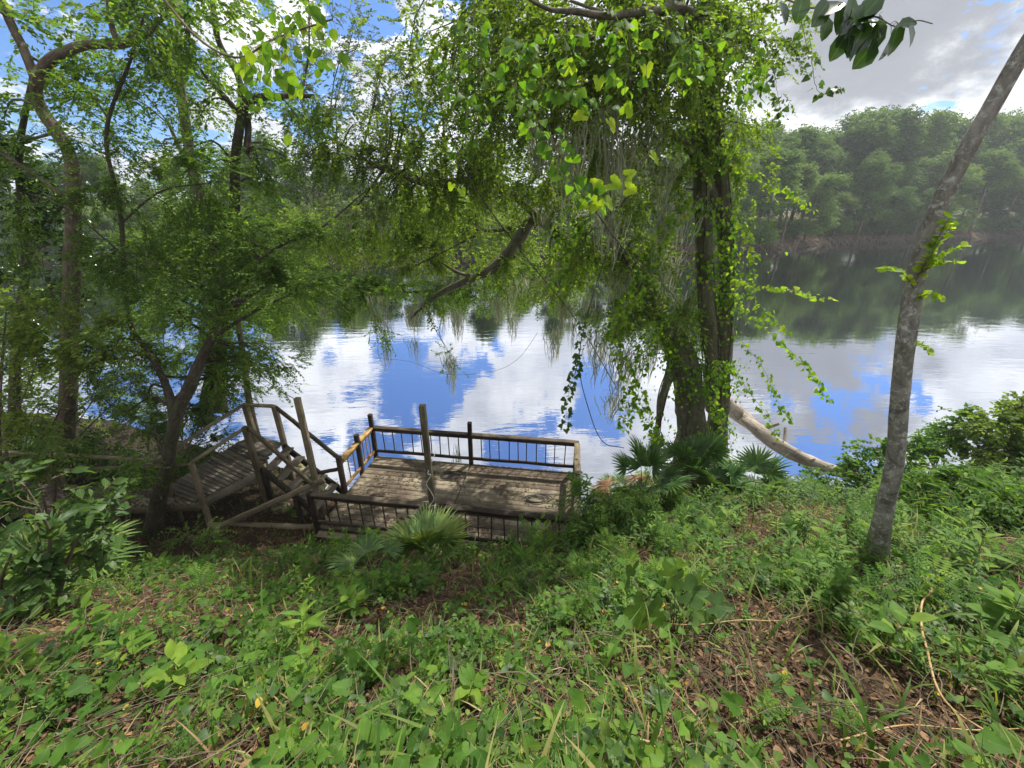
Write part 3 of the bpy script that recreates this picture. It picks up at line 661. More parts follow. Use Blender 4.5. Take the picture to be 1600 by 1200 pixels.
row([(-20, 300), (50, 320), (110, 296), (165, 322), (220, 300), (275, 325), (330, 305), (385, 325), (440, 300), (495, 322), (550, 298), (605, 320), (660, 305), (715, 322), (770, 300), (825, 318), (880, 302), (930, 320), (980, 300), (1030, 315)], 1.0, [4, 0, 5, 1, 4, 5, 0], '%s bushy tree from the left on the opposite bank, left of the vine-clad trunk', 'bushy trees lining the opposite bank on the left')
row([(-40, 230), (20, 250), (80, 235), (135, 262), (190, 248), (245, 265), (300, 248), (350, 262), (400, 255), (440, 218), (490, 262), (540, 250), (590, 265), (640, 252), (700, 268), (755, 255), (810, 262), (870, 240), (930, 252), (990, 245)], 8, [0, 2, 1, 3, 2, 0, 6], '%s taller tree from the left, behind the bushy front row of the opposite bank', 'taller trees behind the bushes on the opposite bank')
row([(1040, 250), (1085, 270), (1130, 240), (1172, 228), (1215, 262), (1250, 240), (1292, 285), (1330, 232), (1372, 270), (1415, 240), (1460, 262), (1500, 235), (1545, 250), (1590, 225), (1640, 235)], 2.5, [0, 4, 1, 5, 2, 4, 1], '%s tree from the left in the front row of the right-hand far bank', 'front row of trees on the right-hand far bank')
row([(1060, 190), (1115, 180), (1165, 196), (1205, 185), (1238, 205), (1270, 190), (1305, 178), (1345, 156), (1380, 168), (1420, 178), (1455, 162), (1495, 185), (1530, 172), (1565, 192), (1605, 188), (1660, 180)], 12, [2, 3, 0, 6, 3, 1, 2], '%s tall tree from the left in the back row of the right-hand far bank', 'tall back row of trees on the right-hand far bank')
row([(1090, 225), (1150, 215), (1222, 222), (1285, 215), (1340, 205), (1395, 210), (1440, 205), (1478, 215), (1520, 210), (1580, 215)], 22, [0, 1, 0, 2], '%s tree from the left in the rearmost row filling the right-hand far wood', 'rearmost trees of the right-hand far wood')
# shrubs at the far water edge, roots and drift
def far_shrub(px, py, rpx, label, y_off=0):
    b = at_z(px, py, .6); root = thing('riverside_shrub', label, 'shrub', (b[0], b[1], float(gz(b[0], b[1]))), 0, 'shrubs at the foot of the right-hand far bank'); s = rpx / (FPX / (b[1] * .92)) 
    tw = MB(); lf = MB()
    g = float(gz(b[0], b[1])); P0 = np.array([[b[0], b[1], g - .2, .1], [b[0], b[1], g + s * .6, .07]])
    T = ellipsoid(b + [0, 0, s * .8], (s, s * .7, s * .55), 10); branches_to(tw, P0, T, .06); 
    cen = ellipsoid(b + [0, 0, s * .75], (s * 1.1, s * .9, s * .7), 420, .2); sprays(lf, None, cen, .5, 7, OVAL_S, .2, .4, .4, nrm(cen - b))
    tw.build('stems', M['bark'], root); lf.build('crown', M['far'], root); recentre(root)
for px, py, r_, l in [(1222, 352, 34, 'pale green shrub overhanging the water right of the vine-clad trunk'), (1300, 345, 30, 'rounded pale shrub on the far bank left of the dark gap in the trees'), (1262, 335, 26, 'small shrub between the two pale ones on the far bank'), (1530, 340, 34, 'shrub on the far bank just right of the leaning trunk'), (1405, 335, 26, 'shrub on the far bank left of the leaning trunk'), (1590, 335, 36, 'shrub on the far bank at the right edge of the view')]: far_shrub(px, py, r_, l)
def roots(px0, px1, n, label):
    a = at_z(px0, 385, 0); mb = MB()
    for k in range(n):
        px = px0 + (px1 - px0) * rng.random(); dr_ = ray(px, 380); az = dr_[0] / dr_[1]; ys = np.linspace(28, 150, 1500); fs = np.interp(az * ys, FAR[:, 0], FAR[:, 1]); y = ys[np.argmax(ys > fs)]; x = az * y
        h = rng.uniform(.6, 1.6); L = rng.uniform(.6, 2.2); s = rng.choice([-1, 1]); p0 = np.array([x, y + .9, h]); q = p0 + [s * L * .5, -1.0, -h * .4]; e = p0 + [s * L, -1.9, -h - .3]
        tube(mb, [p0, q, e], [rng.uniform(.05, .14), .06, .03], n=7, sides=5, rough=.1, cap=False)
    return tag(mb.build('exposed_roots', M['bark']), label, 'roots', 'bare roots along the far waterline', 'stuff')
roots(1165, 1300, 80, 'tangle of bare roots on the mud right of the vine-clad trunk'); roots(1300, 1450, 80, 'tangle of bare roots under the wood left of the leaning trunk'); roots(1480, 1640, 60, 'tangle of bare roots on the far mud right of the leaning trunk')
def snag(pts, rad, name, label, cat, m='palebark', n=20, group=None):
    mb = MB(); tube(mb, pts, rad, n=n, sides=8, rough=.12); return tag(mb.build(name, M[m], smooth=True), label, cat, group)
b = at_z(1510, 352, 1.0)
mb = MB()
for e, r_ in (((1600, 360), .28), ((1585, 345), .16), ((1545, 352), .14), ((1560, 368), .15), ((1622, 352), .12)):
    q = at_z(*e, .5); mid = (b + q) / 2 + [0, 0, .8]; tube(mb, [b, mid, q], [r_, r_ * .8, r_ * .4], n=12, sides=6, rough=.1)
tag(mb.build('fallen_tree', M['log']), 'bleached fallen tree with branches lying on the far bank at the right edge', 'fallen tree')
snag([at_z(1197, 372, .8), at_y(1205, 325, 66), at_y(1214, 285, 66.5)], [.25, .2, .12], 'snag', 'pale bare trunk leaning on the far bank just right of the vine-clad tree', 'dead tree')

# near-bank trees ------------------------------------------------------------
g = ground(95, 756); yb = g[1]
limbs = px_limbs([[(94, 775, yb, 0.197), (103, 720, yb, 0.156), (108, 560, yb, 0.135), (114, 380, yb, 0.123), (112, 255, yb, 0.092), (88, 205, yb, 0.089), (62, 165, yb, 0.083), (58, 128, yb - .1, 0.077), (82, 92, yb - .2, 0.071), (135, 70, yb - .4, 0.062), (190, 70, yb - .6, 0.048), (236, 48, yb - .8, 0.030), (290, -20, yb - 1, 0.018)],
                  [(60, 135, yb, 0.071), (38, 80, yb + .1, 0.059), (12, 25, yb + .2, 0.053), (-20, -60, yb + .2, 0.041)], [(185, 70, yb - .6, 0.041), (172, 30, yb - .5, 0.035), (168, -50, yb - .4, 0.030)], [(195, 70, yb - .6, 0.030), (225, 30, yb - .6, 0.018), (300, -30, yb - .5, 0.011)]])
tree('broadleaf_tree', 'crooked brown-barked tree at left with its trunk bent in an S above the boardwalk', 'tree', g, limbs,
     [(40, 60, yb, 1.0, .9, .8, 60), (190, -10, yb - .5, 1.5, 1.2, .7, 90), (120, 150, yb + .4, .9, .8, .6, 70), (-10, 220, yb + .2, .8, .8, 1.0, 90), (250, 60, yb - .8, .8, .7, .5, 50), (330, 20, yb - 1.2, .9, .6, .5, 60)],
     M['bark'], M['small'], OVAL, .085, 11, .4, .25, .45, keep=.55)
g = ground(238, 832); yb = g[1]
limbs = px_limbs([[(236, 845, yb, 0.170), (246, 790, yb, 0.128), (262, 720, yb + .1, 0.106), (276, 650, yb + .2, 0.102), (298, 600, yb + .3, 0.102), (322, 545, yb + .4, 0.076), (350, 497, yb + .5, 0.060), (378, 470, yb + .6, 0.047), (425, 440, yb + .7, 0.025)],
                  [(272, 660, yb + .2, 0.076), (262, 610, yb + .4, 0.064), (238, 560, yb + .6, 0.047), (205, 510, yb + .7, 0.038), (196, 440, yb + .8, 0.036), (188, 330, yb + .9, 0.032), (166, 210, yb + .9, 0.027), (205, 90, yb + .9, 0.019), (235, -10, yb + .9, 0.012)],
                  [(335, 525, yb + .4, 0.038), (400, 485, yb + .2, 0.025), (450, 462, yb, 0.013)], [(350, 500, yb + .5, 0.030), (415, 400, yb + .9, 0.025), (500, 357, yb + 1.2, 0.019), (572, 298, yb + 1.4, 0.010)],
                  [(188, 350, yb + .9, 0.021), (250, 300, yb + .7, 0.013), (330, 285, yb + .5, 0.009)], [(195, 400, yb + .8, 0.017), (110, 330, yb + .6, 0.012), (40, 300, yb + .4, 0.007)]])
tree('broadleaf_tree', 'forked grey-barked tree at left, growing in front of the boardwalk, with fine layered leaves', 'tree', g, limbs,
     [(300, 470, yb + .5, 1.0, .8, .45, 150), (400, 400, yb + .9, .9, .7, .4, 130), (330, 350, yb + .8, .9, .7, .4, 110), (230, 420, yb + .8, .8, .7, .5, 110), (450, 450, yb + .3, .8, .6, .3, 100), (500, 360, yb + 1.1, .7, .6, .3, 70),
      (190, 560, yb + .6, .7, .6, .5, 110), (330, 560, yb + .9, .6, .5, .45, 80), (230, 650, yb + .9, .6, .5, .45, 90), (170, 300, yb + .9, .9, .7, .5, 80), (150, 180, yb + .9, 1.0, .7, .6, 70), (260, 130, yb + .9, 1.0, .7, .6, 60), (280, 250, yb + .6, .8, .6, .4, 60), (90, 420, yb + .6, .7, .6, .6, 80), (430, 560, yb + 1.2, .5, .5, .25, 40), (370, 600, yb + 1.8, .5, .5, .4, 60)],
     M['barkdark'], M['small'], OVAL, .052, 13, .3, .1, .72, .6, keep=1.45)
yb = 9.2; g = at_y(322, 640, yb); g[2] = float(gz(g[0], g[1]))
limbs = px_limbs([[(318, 660, yb, .14), (340, 520, yb, .12), (356, 440, yb, .11), (366, 365, yb, .10), (368, 250, yb, .085), (378, 170, yb, .075), (372, 120, yb, .05), (340, 60, yb, .05), (330, -20, yb, .04)], [(378, 172, yb, .09), (398, 155, yb - .1, .07), (440, 150, yb - .3, .05), (490, 150, yb - .5, .03)], [(375, 180, yb, .06), (350, 150, yb, .05), (318, 115, yb, .03), (280, 60, yb, .02)], [(385, 240, yb, .07), (388, 195, yb + .2, .06), (380, 165, yb, .05)]])
tree('broadleaf_tree', 'dark-limbed tree rising behind the boardwalk, its limb turning right at the top', 'tree', g, limbs,
     [(370, 90, yb, 1.3, 1, .7, 60), (470, 140, yb - .4, 1.1, .8, .5, 55), (300, 130, yb, 1.1, .9, .6, 50), (360, 300, yb, 1.2, 1, .6, 170), (250, 200, yb, 1.2, .9, .8, 70), (430, 260, yb, 1.0, .8, .5, 90), (390, 400, yb + .3, 1.2, 1, .6, 260), (300, 380, yb + .3, 1.2, 1, .7, 240), (430, 480, yb + .6, .9, .8, .4, 110), (210, 420, yb + .3, 1.1, .9, .7, 170), (330, 480, yb + .3, 1.0, .8, .5, 120), (450, 30, yb, 1.2, .9, .7, 60)],
     M['barkdark'], M['small'], OVAL, .08, 11, .42, .2, .5, keep=.55, moss=np.array([at_y(x_, y_, yb) for x_, y_ in ((350, 300), (330, 360), (372, 380), (300, 400), (410, 420))]))
limbs = px_limbs([[(345, 640, 9.3, .14), (338, 480, 9.3, .12), (326, 370, 9.3, .11), (303, 270, 9.3, .10), (288, 180, 9.3, .085), (280, 90, 9.3, .07), (278, -30, 9.3, .05)], [(310, 290, 9.3, .06), (280, 230, 9.3, .04), (262, 190, 9.3, .025)]])
tree('broadleaf_tree', 'pale grey trunk standing farthest back at left, rising to the top of the view', 'tree', (limbs[0][0][0], limbs[0][0][1], .3), limbs,
     [(280, 60, 9.3, 1.1, .9, .7, 60), (200, 120, 9.3, 1.0, .9, .7, 60), (240, 250, 9.3, 1, .8, .6, 60), (120, 60, 9.3, 1.1, .9, .7, 60), (330, 160, 9.3, .8, .8, .5, 35)], M['palebark'], M['small'], OVAL_S, .07, 11, .4, .2, .4, keep=.55)
# dark broad-leaved tree at the left edge
g = np.array([-9.6, 7.0, float(gz(-9.6, 7.0))]); yb = 7.2
limbs = px_limbs([[(20, 720, yb, .10), (25, 560, yb + .6, .08), (40, 400, yb + 1.2, .07), (30, 250, yb + 1.2, .05), (50, 120, yb + 1, .03)], [(30, 500, yb + 1, .05), (90, 440, yb + 1.2, .03), (160, 400, yb + 1.3, .02)], [(35, 420, yb + 1, .04), (90, 330, yb + 1.3, .03), (140, 290, yb + 1.4, .02)]])
tree('magnolia_tree', 'dark tree with big glossy leaves behind the S-bent trunk at the left edge', 'tree', g, limbs,
     [(25, 340, yb + 1.2, .8, .5, .6, 45), (70, 310, yb + 1.4, .6, .5, .4, 30), (50, 440, yb + 1.2, .8, .5, .5, 50), (150, 400, yb + 1.4, .5, .5, .4, 30), (0, 250, yb + 1, .7, .6, .5, 30), (20, 540, yb + 1.3, .7, .5, .4, 40)], M['barkdark'], M['glossy'], BIG, .12, 8, .3, .2, .4)
# yellow-green understory at the left
def shrub(name, label, base, blobs, leafm, tpl, lsize, K=10, slen=.3, droop=.3, flat=.5, bark='twig', stems=5, group=None, cat='shrub'):
    limbs = []
    for k in range(stems):
        px, py, y, rx, ry, rz, n = blobs[k % len(blobs)]; c = at_y(px, py, y); b = np.array(base) + [rng.uniform(-.15, .15), rng.uniform(-.1, .1), -.08]; m_ = (b + c) / 2 + rdir(1)[0] * .15 + [0, 0, .1]
        limbs.append([(*b, .022), (*m_, .016), (*c, .008)])
    return tree(name, label, cat, base, limbs, blobs, M[bark], leafm, tpl, lsize, K, slen, droop, flat, 1.0, group=group, sides=6, flare=0)
def gbase(px, py):
    return ground(px, py)
for px, py, y, bl, mt, tp_, ls, lab in [
    (-20, 760, 6.8, [(10, 480, 6.4, .8, .6, .5, 68), (60, 560, 6.3, .8, .6, .5, 74), (150, 530, 6.5, .6, .5, .4, 55), (20, 660, 6.4, .7, .5, .5, 62)], 'olive', OVAL, .07, 'yellow-green shrub crowding the left edge above the boardwalk'),
    (60, 745, 8.2, [(60, 640, 8.2, .8, .6, .5, 68), (150, 620, 8.5, .7, .6, .5, 62), (210, 600, 9, .7, .6, .5, 55), (110, 700, 8.2, .7, .5, .3, 49)], 'bush', OVAL, .07, 'dark green shrub behind the boardwalk, just right of the S-bent trunk'),
    (240, 720, 9.2, [(300, 640, 8.9, .6, .5, .5, 74), (345, 610, 8.9, .5, .5, .45, 55), (250, 650, 9, .7, .6, .4, 68), (330, 690, 8.6, .45, .4, .4, 55)], 'bush', OVAL, .065, 'dark green shrub filling the space behind the handrails, under the forked tree'),
    (300, 750, 9.5, [(280, 560, 10.4, .9, .6, .5, 90), (180, 540, 10.6, 1.0, .7, .6, 100), (340, 530, 10.2, .8, .5, .45, 90), (400, 560, 9.6, .5, .4, .4, 60), (250, 480, 10.6, 1, .6, .5, 80), (380, 500, 10.2, .7, .5, .4, 60), (440, 600, 9.4, .3, .3, .2, 14)], 'small', OVAL, .07, 'leafy green shrub at the water edge seen through the fork of the grey tree'),
    (40, 720, 10.4, [(50, 590, 11, 1.2, .8, .8, 68), (130, 560, 11.5, 1.2, .8, .8, 62), (20, 480, 11, 1.2, .8, .9, 68), (170, 640, 11, 1, .7, .5, 49)], 'olive', OVAL, .09, 'tall olive-green thicket at the water edge behind the S-bent trunk')]:
    b = at_y(px, py, y); b[2] = float(gz(b[0], b[1])); shrub('shrub', lab, b, bl, M[mt], tp_, ls)

# the big vine-clad tree ------------------------------------------------------
g = np.array([3.75, 7.75, 0.]); g[2] = float(gz(3.75, 7.75)); yb = 7.9
vl = px_limbs([[(1082, 745, 7.7, .42), (1078, 690, 7.8, .32), (1078, 610, 7.9, .29), (1062, 545, 8.0, .27), (1035, 500, 8.1, .22), (1000, 455, 8.3, .2), (965, 420, 8.6, .18), (930, 395, 9.0, .165), (885, 378, 9.6, .15), (860, 352, 10.0, .14), (832, 345, 10.2, .15), (812, 372, 10.4, .15), (775, 415, 10.6, .13), (735, 436, 10.8, .1), (700, 452, 11, .08), (672, 468, 11.2, .05), (640, 500, 11.3, .02)],
               [(1112, 750, 8.0, 0.300), (1120, 680, 8.1, 0.225), (1128, 600, 8.15, 0.180), (1133, 500, 8.15, 0.150), (1133, 400, 8.1, 0.135), (1125, 280, 7.9, 0.128), (1115, 180, 7.7, 0.120), (1108, 90, 7.4, 0.105), (1100, 0, 7.1, 0.090), (1090, -120, 6.8, 0.075)],
               [(1120, 640, 8.1, .2), (1108, 520, 8.0, .15), (1100, 400, 7.9, .14), (1095, 270, 7.7, .13), (1085, 160, 7.5, .1), (1050, 60, 7.2, .07), (1010, -40, 6.9, .05)],
               [(850, 350, 10.1, .09), (820, 320, 10.0, .08), (790, 295, 9.9, .075), (740, 282, 9.8, .065), (700, 283, 9.7, .06), (665, 288, 9.6, .05), (630, 275, 9.5, .04), (600, 262, 9.4, .03), (560, 262, 9.3, .015)],
               [(812, 372, 10.4, .05), (814, 395, 10.3, .03)], [(745, 432, 10.8, .05), (715, 425, 10.8, .04), (690, 410, 10.8, .02)],
               [(845, 350, 10.1, .1), (880, 300, 9.6, .09), (900, 220, 9.0, .08), (890, 120, 8.4, .07), (850, 30, 7.8, .05), (800, -60, 7.3, .04)],
               [(1110, 40, 7.2, .07), (1060, 12, 5.8, .05), (960, 25, 4.9, .03), (900, 18, 4.6, .024), (860, 15, 4.4, .016), (820, -5, 4.2, .01)],
               [(1060, 550, 8.0, .12), (1035, 620, 7.7, .07), (1025, 680, 7.6, .05), (1010, 720, 7.5, .04)], [(1122, 330, 8, .1), (1090, 250, 7.6, .07), (1040, 200, 7.2, .05), (960, 150, 6.6, .03)],
               [(1000, 455, 8.3, .1), (960, 380, 8.0, .08), (940, 280, 7.6, .06), (930, 180, 7.0, .05), (920, 60, 6.4, .03)]])
mp_ = [(855, 330, 9.5), (950, 250, 6), (945, 330, 6.5), (1030, 260, 7), (1040, 330, 7.2), (1020, 200, 6.5), (1075, 330, 7.6), (885, 480, 8.5), (915, 470, 8.2), (850, 440, 9.5), (820, 440, 10), (780, 470, 10.5), (845, 200, 6.5), (935, 560, 7.6), (965, 600, 7.4), (1000, 560, 7.5), (700, 560, 10.8), (715, 490, 11), (640, 480, 11.2), (760, 300, 9.8), (880, 420, 9), (990, 480, 7.8), (870, 520, 8.8), (960, 430, 7.8), (1050, 420, 7.8), (925, 520, 8), (660, 470, 11.2), (600, 470, 11), (800, 490, 10.5), (955, 180, 5.5), (905, 210, 5.5), (978, 560, 7.4), (1062, 470, 7.6)]
moss_pts = np.array([at_y(*q) + [0, 0, .1] for q in mp_] + [at_y(a + rng.normal(0, 12), b_ + rng.normal(0, 14), y_ + .1) for a, b_, y_ in mp_])
tree('live_oak', 'huge moss-hung riverside tree with twin vine-clad trunks and a limb arching left over the water', 'tree', g, vl,
     [(1100, 60, 6.8, 1.2, 1, .8, 130), (1000, 60, 6.0, 1.1, 1, .8, 150), (900, 60, 6.0, 1.1, 1, .8, 150), (800, 60, 7, 1.0, 1, .8, 110), (720, 90, 7.8, .9, 1, .8, 110), (700, 190, 8.5, .9, .9, .8, 130), (780, 180, 8, .9, .9, .8, 150), (870, 180, 7.2, 1.0, 1, .8, 170), (960, 180, 6.8, .9, .9, .8, 140),
      (650, 120, 8.6, .7, .8, .8, 55), (600, 180, 9.4, 1.0, .9, .9, 75), (560, 240, 9.6, .9, .8, .7, 90), (640, 260, 9.8, 1.0, .9, .6, 120), (520, 200, 10, .8, .8, .7, 50), (720, 260, 9.4, .9, .9, .6, 130), (800, 270, 9.2, 1.0, .9, .6, 150), (880, 290, 8.6, .9, .9, .6, 150), (640, 50, 8.4, .7, .7, .5, 45), (620, 330, 10, 1.1, .9, .5, 80), (700, 330, 9.8, 1.0, .9, .5, 90), (760, 120, 7.6, .9, .8, .7, 80), (830, 110, 6.6, .9, .8, .6, 90), (940, 110, 5.6, .9, .8, .6, 90), (1060, 110, 5.8, .8, .8, .6, 80),
      (1000, 300, 7.6, .7, .7, .7, 100), (1060, 220, 7.4, .6, .7, .8, 80), (1170, 120, 7.6, .7, .7, .9, 80), (1160, 260, 8.2, .5, .6, .7, 55), (1010, 410, 7.9, .6, .6, .5, 90), (930, 400, 8.3, .8, .8, .5, 120), (860, 440, 9.2, .9, .8, .45, 120), (780, 420, 10.8, .8, .8, .3, 60), (970, 500, 7.8, .6, .6, .4, 90), (1050, 500, 7.7, .5, .5, .5, 60)],
     M['barkmoss'], M['oak'], OVAL, .062, 13, .34, .45, .35, .7, moss=moss_pts, rough=.2, flare=.6, mossL=.75)
# lighter boughs drooping over the river
for lab, y0, lm, bl, ls in [
    ('airy live oak bough with small grey-green leaves reaching left across the open sky', 9.8, [[(700, 290, 9.8, .05), (600, 265, 10, .04), (540, 230, 10.3, .03), (480, 190, 10.5, .015)], [(600, 265, 10, .03), (560, 320, 10.3, .015)]],
     [(520, 140, 10.4, 1.1, .8, .9, 90), (580, 90, 10, .9, .8, .8, 70), (470, 200, 10.8, 1.0, .8, .7, 70), (540, 270, 10.6, 1.1, .9, .5, 130), (460, 280, 11, .9, .7, .4, 70), (560, 330, 10.8, .9, .7, .3, 80)], .055)]:
    b = at_y(700, 290, 9.8); tree('oak_bough', lab, 'bough', b, px_limbs(lm), bl, M['barkdark'], M['greyleaf'], OVAL, ls, 13, .34, .2, .4, .8, moss=np.array([at_y(x_, y_, 10.6) for x_, y_ in ((500, 300), (470, 320), (540, 330), (590, 330))]))
def bough(label, limbs, blobs, mt='olive', ls=.07, bark='barkdark', moss=None, tpl=OVAL, name='hanging_bough', **kw):
    l = px_limbs(limbs); return tree(name, label, 'bough', l[0][0][:3], l, blobs, M[bark], M[mt], tpl, ls, sides=7, flare=0, moss=moss, **kw)
bough('bright yellow-green bough drooping over the river beneath the airy grey one', [[(850, 350, 12, .06), (760, 360, 12.6, .05), (660, 350, 13, .035), (560, 330, 13.2, .015)], [(760, 360, 12.6, .03), (640, 420, 13, .015)]],
      [(600, 345, 13.2, 1.3, .9, .6, 170), (680, 325, 13, 1.2, .9, .5, 150), (750, 345, 12.8, 1.2, .9, .5, 140), (640, 395, 13.2, 1.3, .9, .5, 160), (540, 385, 13.4, 1.3, .9, .5, 140), (480, 350, 13.6, 1.2, .9, .5, 110), (720, 400, 13.4, 1.2, .8, .4, 90), (800, 390, 13.4, 1.1, .8, .4, 90), (440, 410, 13.4, 1.2, .9, .4, 90)], 'olive', .085, moss=np.array([at_y(x_, y_, 12.8) for x_, y_ in ((640, 420), (690, 430), (560, 420), (740, 430))]), K=12, slen=.45)
bough('low mossy bough skimming the water just above the cloud reflections', [[(800, 400, 12.5, .05), (700, 450, 12.2, .04), (600, 455, 12, .03), (500, 440, 11.8, .02), (430, 435, 11.6, .01)], [(600, 455, 12, .02), (560, 480, 11.8, .01)]],
      [(460, 435, 12, 1.1, .8, .4, 130), (540, 445, 12, 1.2, .8, .35, 140), (620, 450, 12, 1.2, .8, .33, 130), (700, 460, 12, 1.1, .8, .25, 80), (780, 460, 12, 1.1, .8, .3, 80), (850, 460, 11.5, 1.0, .8, .3, 70), (520, 480, 11.8, .7, .6, .2, 40), (600, 520, 11.4, .25, .3, .4, 14), (700, 560, 11, .2, .3, .3, 8), (420, 490, 11.4, .9, .7, .35, 80)], 'small', .08,
      moss=np.array([at_y(x_ + rng.normal(0, 6), y_, 11.9) for x_, y_ in ((470, 450), (510, 470), (550, 470), (590, 490), (610, 500), (650, 480), (690, 480), (720, 490), (640, 530), (700, 580), (600, 540))]), K=12, slen=.45, mossL=.9)
# T7 leaning tree on the right
g = ground(1366, 884); yb = g[1]
zt = px_limbs([[(1362, 900, yb, 0.111), (1372, 850, yb, 0.082), (1383, 790, yb, 0.069), (1398, 720, yb, 0.065), (1405, 640, yb, 0.062), (1412, 560, yb, 0.060), (1424, 470, yb + .05, 0.058), (1446, 380, yb + .1, 0.056), (1486, 280, yb + .1, 0.052), (1545, 175, yb + .1, 0.049), (1605, 70, yb + .1, 0.047), (1680, -50, yb + .1, 0.040)]])
lt = thing('leaning_tree', 'slim grey trunk with pale lichen spots leaning right across the river view', 'tree', g)
mb = MB(); l = np.array(zt[0]); tube(mb, l[:, :3], l[:, 3], n=70, sides=18, rough=.07, flare=.5); mb.build('trunk', M['barklich'], lt, True)
tw = MB(); lf = MB()
for (a, b_, ex, ey, n) in [(1432, 430, 1500, 400, 2), (1430, 440, 1495, 350, 2), (1428, 450, 1385, 410, 1), (1415, 540, 1450, 550, 1), (1425, 470, 1470, 455, 1)]:
    for k in range(n):
        p = at_y(a, b_, yb + .02); q = at_y(ex + rng.normal(0, 8), ey + rng.normal(0, 10), yb - .1); pts = spline([p, (p + q) / 2 + [0, 0, .04], q], 12); tube(tw, pts, np.linspace(.005, .002, 12), sides=4, smooth_pts=False)
        d = nrm(np.gradient(pts, axis=0)); s = nrm(np.cross(d, [0, 0, 1.])); sg = np.where(np.arange(12) % 2, 1, -1)[:, None]
        inst(lf, ROUND, np.repeat(pts, 2, 0)[3:], nrm(np.repeat(s * sg, 2, 0) * np.tile([[1], [-1]], (12, 1)) + np.repeat(d, 2, 0) * .4 + rdir(24) * .5)[3:], nrm(np.array([0, -.5, .8]) + rdir(21) * .8), rng.uniform(.03, .065, 21), rng.uniform(.6, 1, 21))
tw.build('sprouts', M['twig'], lt); lf.build('leaves', M['vine'], lt); recentre(lt)
# T8 fallen log
lg = [at_y(1122, 622, 8.7), at_z(1150, 645, 1.05), at_z(1185, 672, .85), at_z(1225, 702, .6), at_z(1265, 720, .42), at_z(1300, 735, .3), at_z(1350, 748, .35), at_z(1410, 772, .7)]
mb = MB(); tube(mb, lg, [.21, .195, .185, .165, .155, .14, .12, .08], n=60, sides=16, rough=.2)
for i0, dv in ((2, (.25, -.15, .22)), (4, (-.1, -.2, .16)), (3, (.1, .25, .3))): tube(mb, [lg[i0], lg[i0] + np.array(dv) * .8, lg[i0] + np.array(dv) * rng.uniform(1.1, 1.6)], [.07, .045, .03], n=7, sides=7, rough=.2)
tag(mb.build('fallen_log', M['log'], smooth=True), 'smooth bleached log slanting from the vine-clad trunk down into the water', 'log')

# ------------------------------------------------------------------ palmettos
def frond_mesh(mb, base, tip, face, size, spread=2.0, nb=30, droop=.25, mi=0, rv=(.2, .7), pr=.007, ragged=.12):
    """petiole from base to tip, then a fan of folded blades around the petiole's direction in the plane facing `face`"""
    base = np.asarray(base, float); tip = np.asarray(tip, float); L = np.linalg.norm(tip - base)
    mid = (base + tip) / 2 + [0, 0, L * .12]; tube(mb, [base, mid, tip], [pr * 1.3, pr, pr * .8], n=8, sides=5, rnd=.6, cap=False)
    ax = nrm(tip - mid); fz = np.asarray(face, float); x = nrm(np.cross(ax, fz)); z = np.cross(x, ax); F = []; 
    for k in range(nb):
        th = (k / (nb - 1) - .5) * 2 * spread + rng.normal(0, .03); l = size * (1 - .22 * abs(th) / spread) * (1 + rng.uniform(-ragged, .06)); d = ax * math.cos(th) + x * math.sin(th); s = -ax * math.sin(th) + x * math.cos(th)
        dr = droop * rng.uniform(.5, 1.5); w_ = size * spread * 2 / nb * .34
        ys = np.array([0.03, .35, .65, .85, 1.0]); ww = np.array([.12, .85, .8, .45, .02]) * w_
        zc = .10 * np.sin(ys * 2.5) - dr * ys ** 3
        P = tip + d * (l * ys)[:, None] + z * (zc * l * .4)[:, None] + np.array([0, 0, -1.]) * (dr * ys ** 2.5 * l)[:, None]
        V = np.vstack([P, P - s * ww[:, None] + z * (ww * .55)[:, None], P + s * ww[:, None] + z * (ww * .55)[:, None]])
        Fk = []
        for i_ in range(4): Fk += [[i_, i_ + 1, 6 + i_, 5 + i_], [i_, 10 + i_, 11 + i_, i_ + 1]]
        uv = np.column_stack([np.concatenate([np.zeros(5), ww * 5, ww * 5]), np.tile(ys, 3), np.zeros(15)])
        mb.add(V, Fk, np.clip(rng.uniform(*rv) + .25 * np.tile(ys > .9, 3), 0, 1), uv)
def palmetto(label, base, n, size, stalk, dead=0, matn='palm', rv=(.1, .6), toward=None, elev=(.25, 1.3), group='saw palmettos', specs=None):
    root = thing('palmetto', label, 'palm', base, 0, group); base = np.asarray(base, float)
    st_ = MB()
    for k in range(3): tube(st_, [base + [0, 0, -.12], base + [rng.uniform(-.06, .06), rng.uniform(-.06, .06), .1]], [.05, .035], n=5, sides=8, rough=.3)
    st_.build('stump', M['barkdark'], root)
    for k in range(n):
        isd = k < dead
        a = (k * 2.399 + rng.uniform(-.3, .3)) if toward is None else toward + rng.uniform(-1.2, 1.2); e = rng.uniform(*elev) if not isd else rng.uniform(-.15, .2)
        L = stalk * rng.uniform(.75, 1.15); d = np.array([math.cos(a) * math.cos(e), math.sin(a) * math.cos(e), math.sin(e)]); tip = base + d * L + [0, 0, .05]
        z = float(gz(tip[0], tip[1])); tip[2] = max(tip[2], z + .08)
        face = np.array([-math.cos(a) * math.sin(e), -math.sin(a) * math.sin(e), math.cos(e)]) + rdir(1)[0] * .35
        mb = MB(); frond_mesh(mb, base, tip, face, size * rng.uniform(.85, 1.15), rng.uniform(1.5, 2.1), 28, .1 if not isd else .5, rv=rv if not isd else (.1, .8))
        o = mb.build('frond', M['deadpalm' if isd else matn], root)
        if isd: o['label'] = 'dead orange-brown frond'
    return recentre(root)
def gp(px, py): return ground(px, py)
palmetto('bushy light green palmetto in front of the dock by the tall post', gp(672, 885), 12, .46, .42, 0, 'palm', (.45, 1.0), elev=(.6, 1.45))
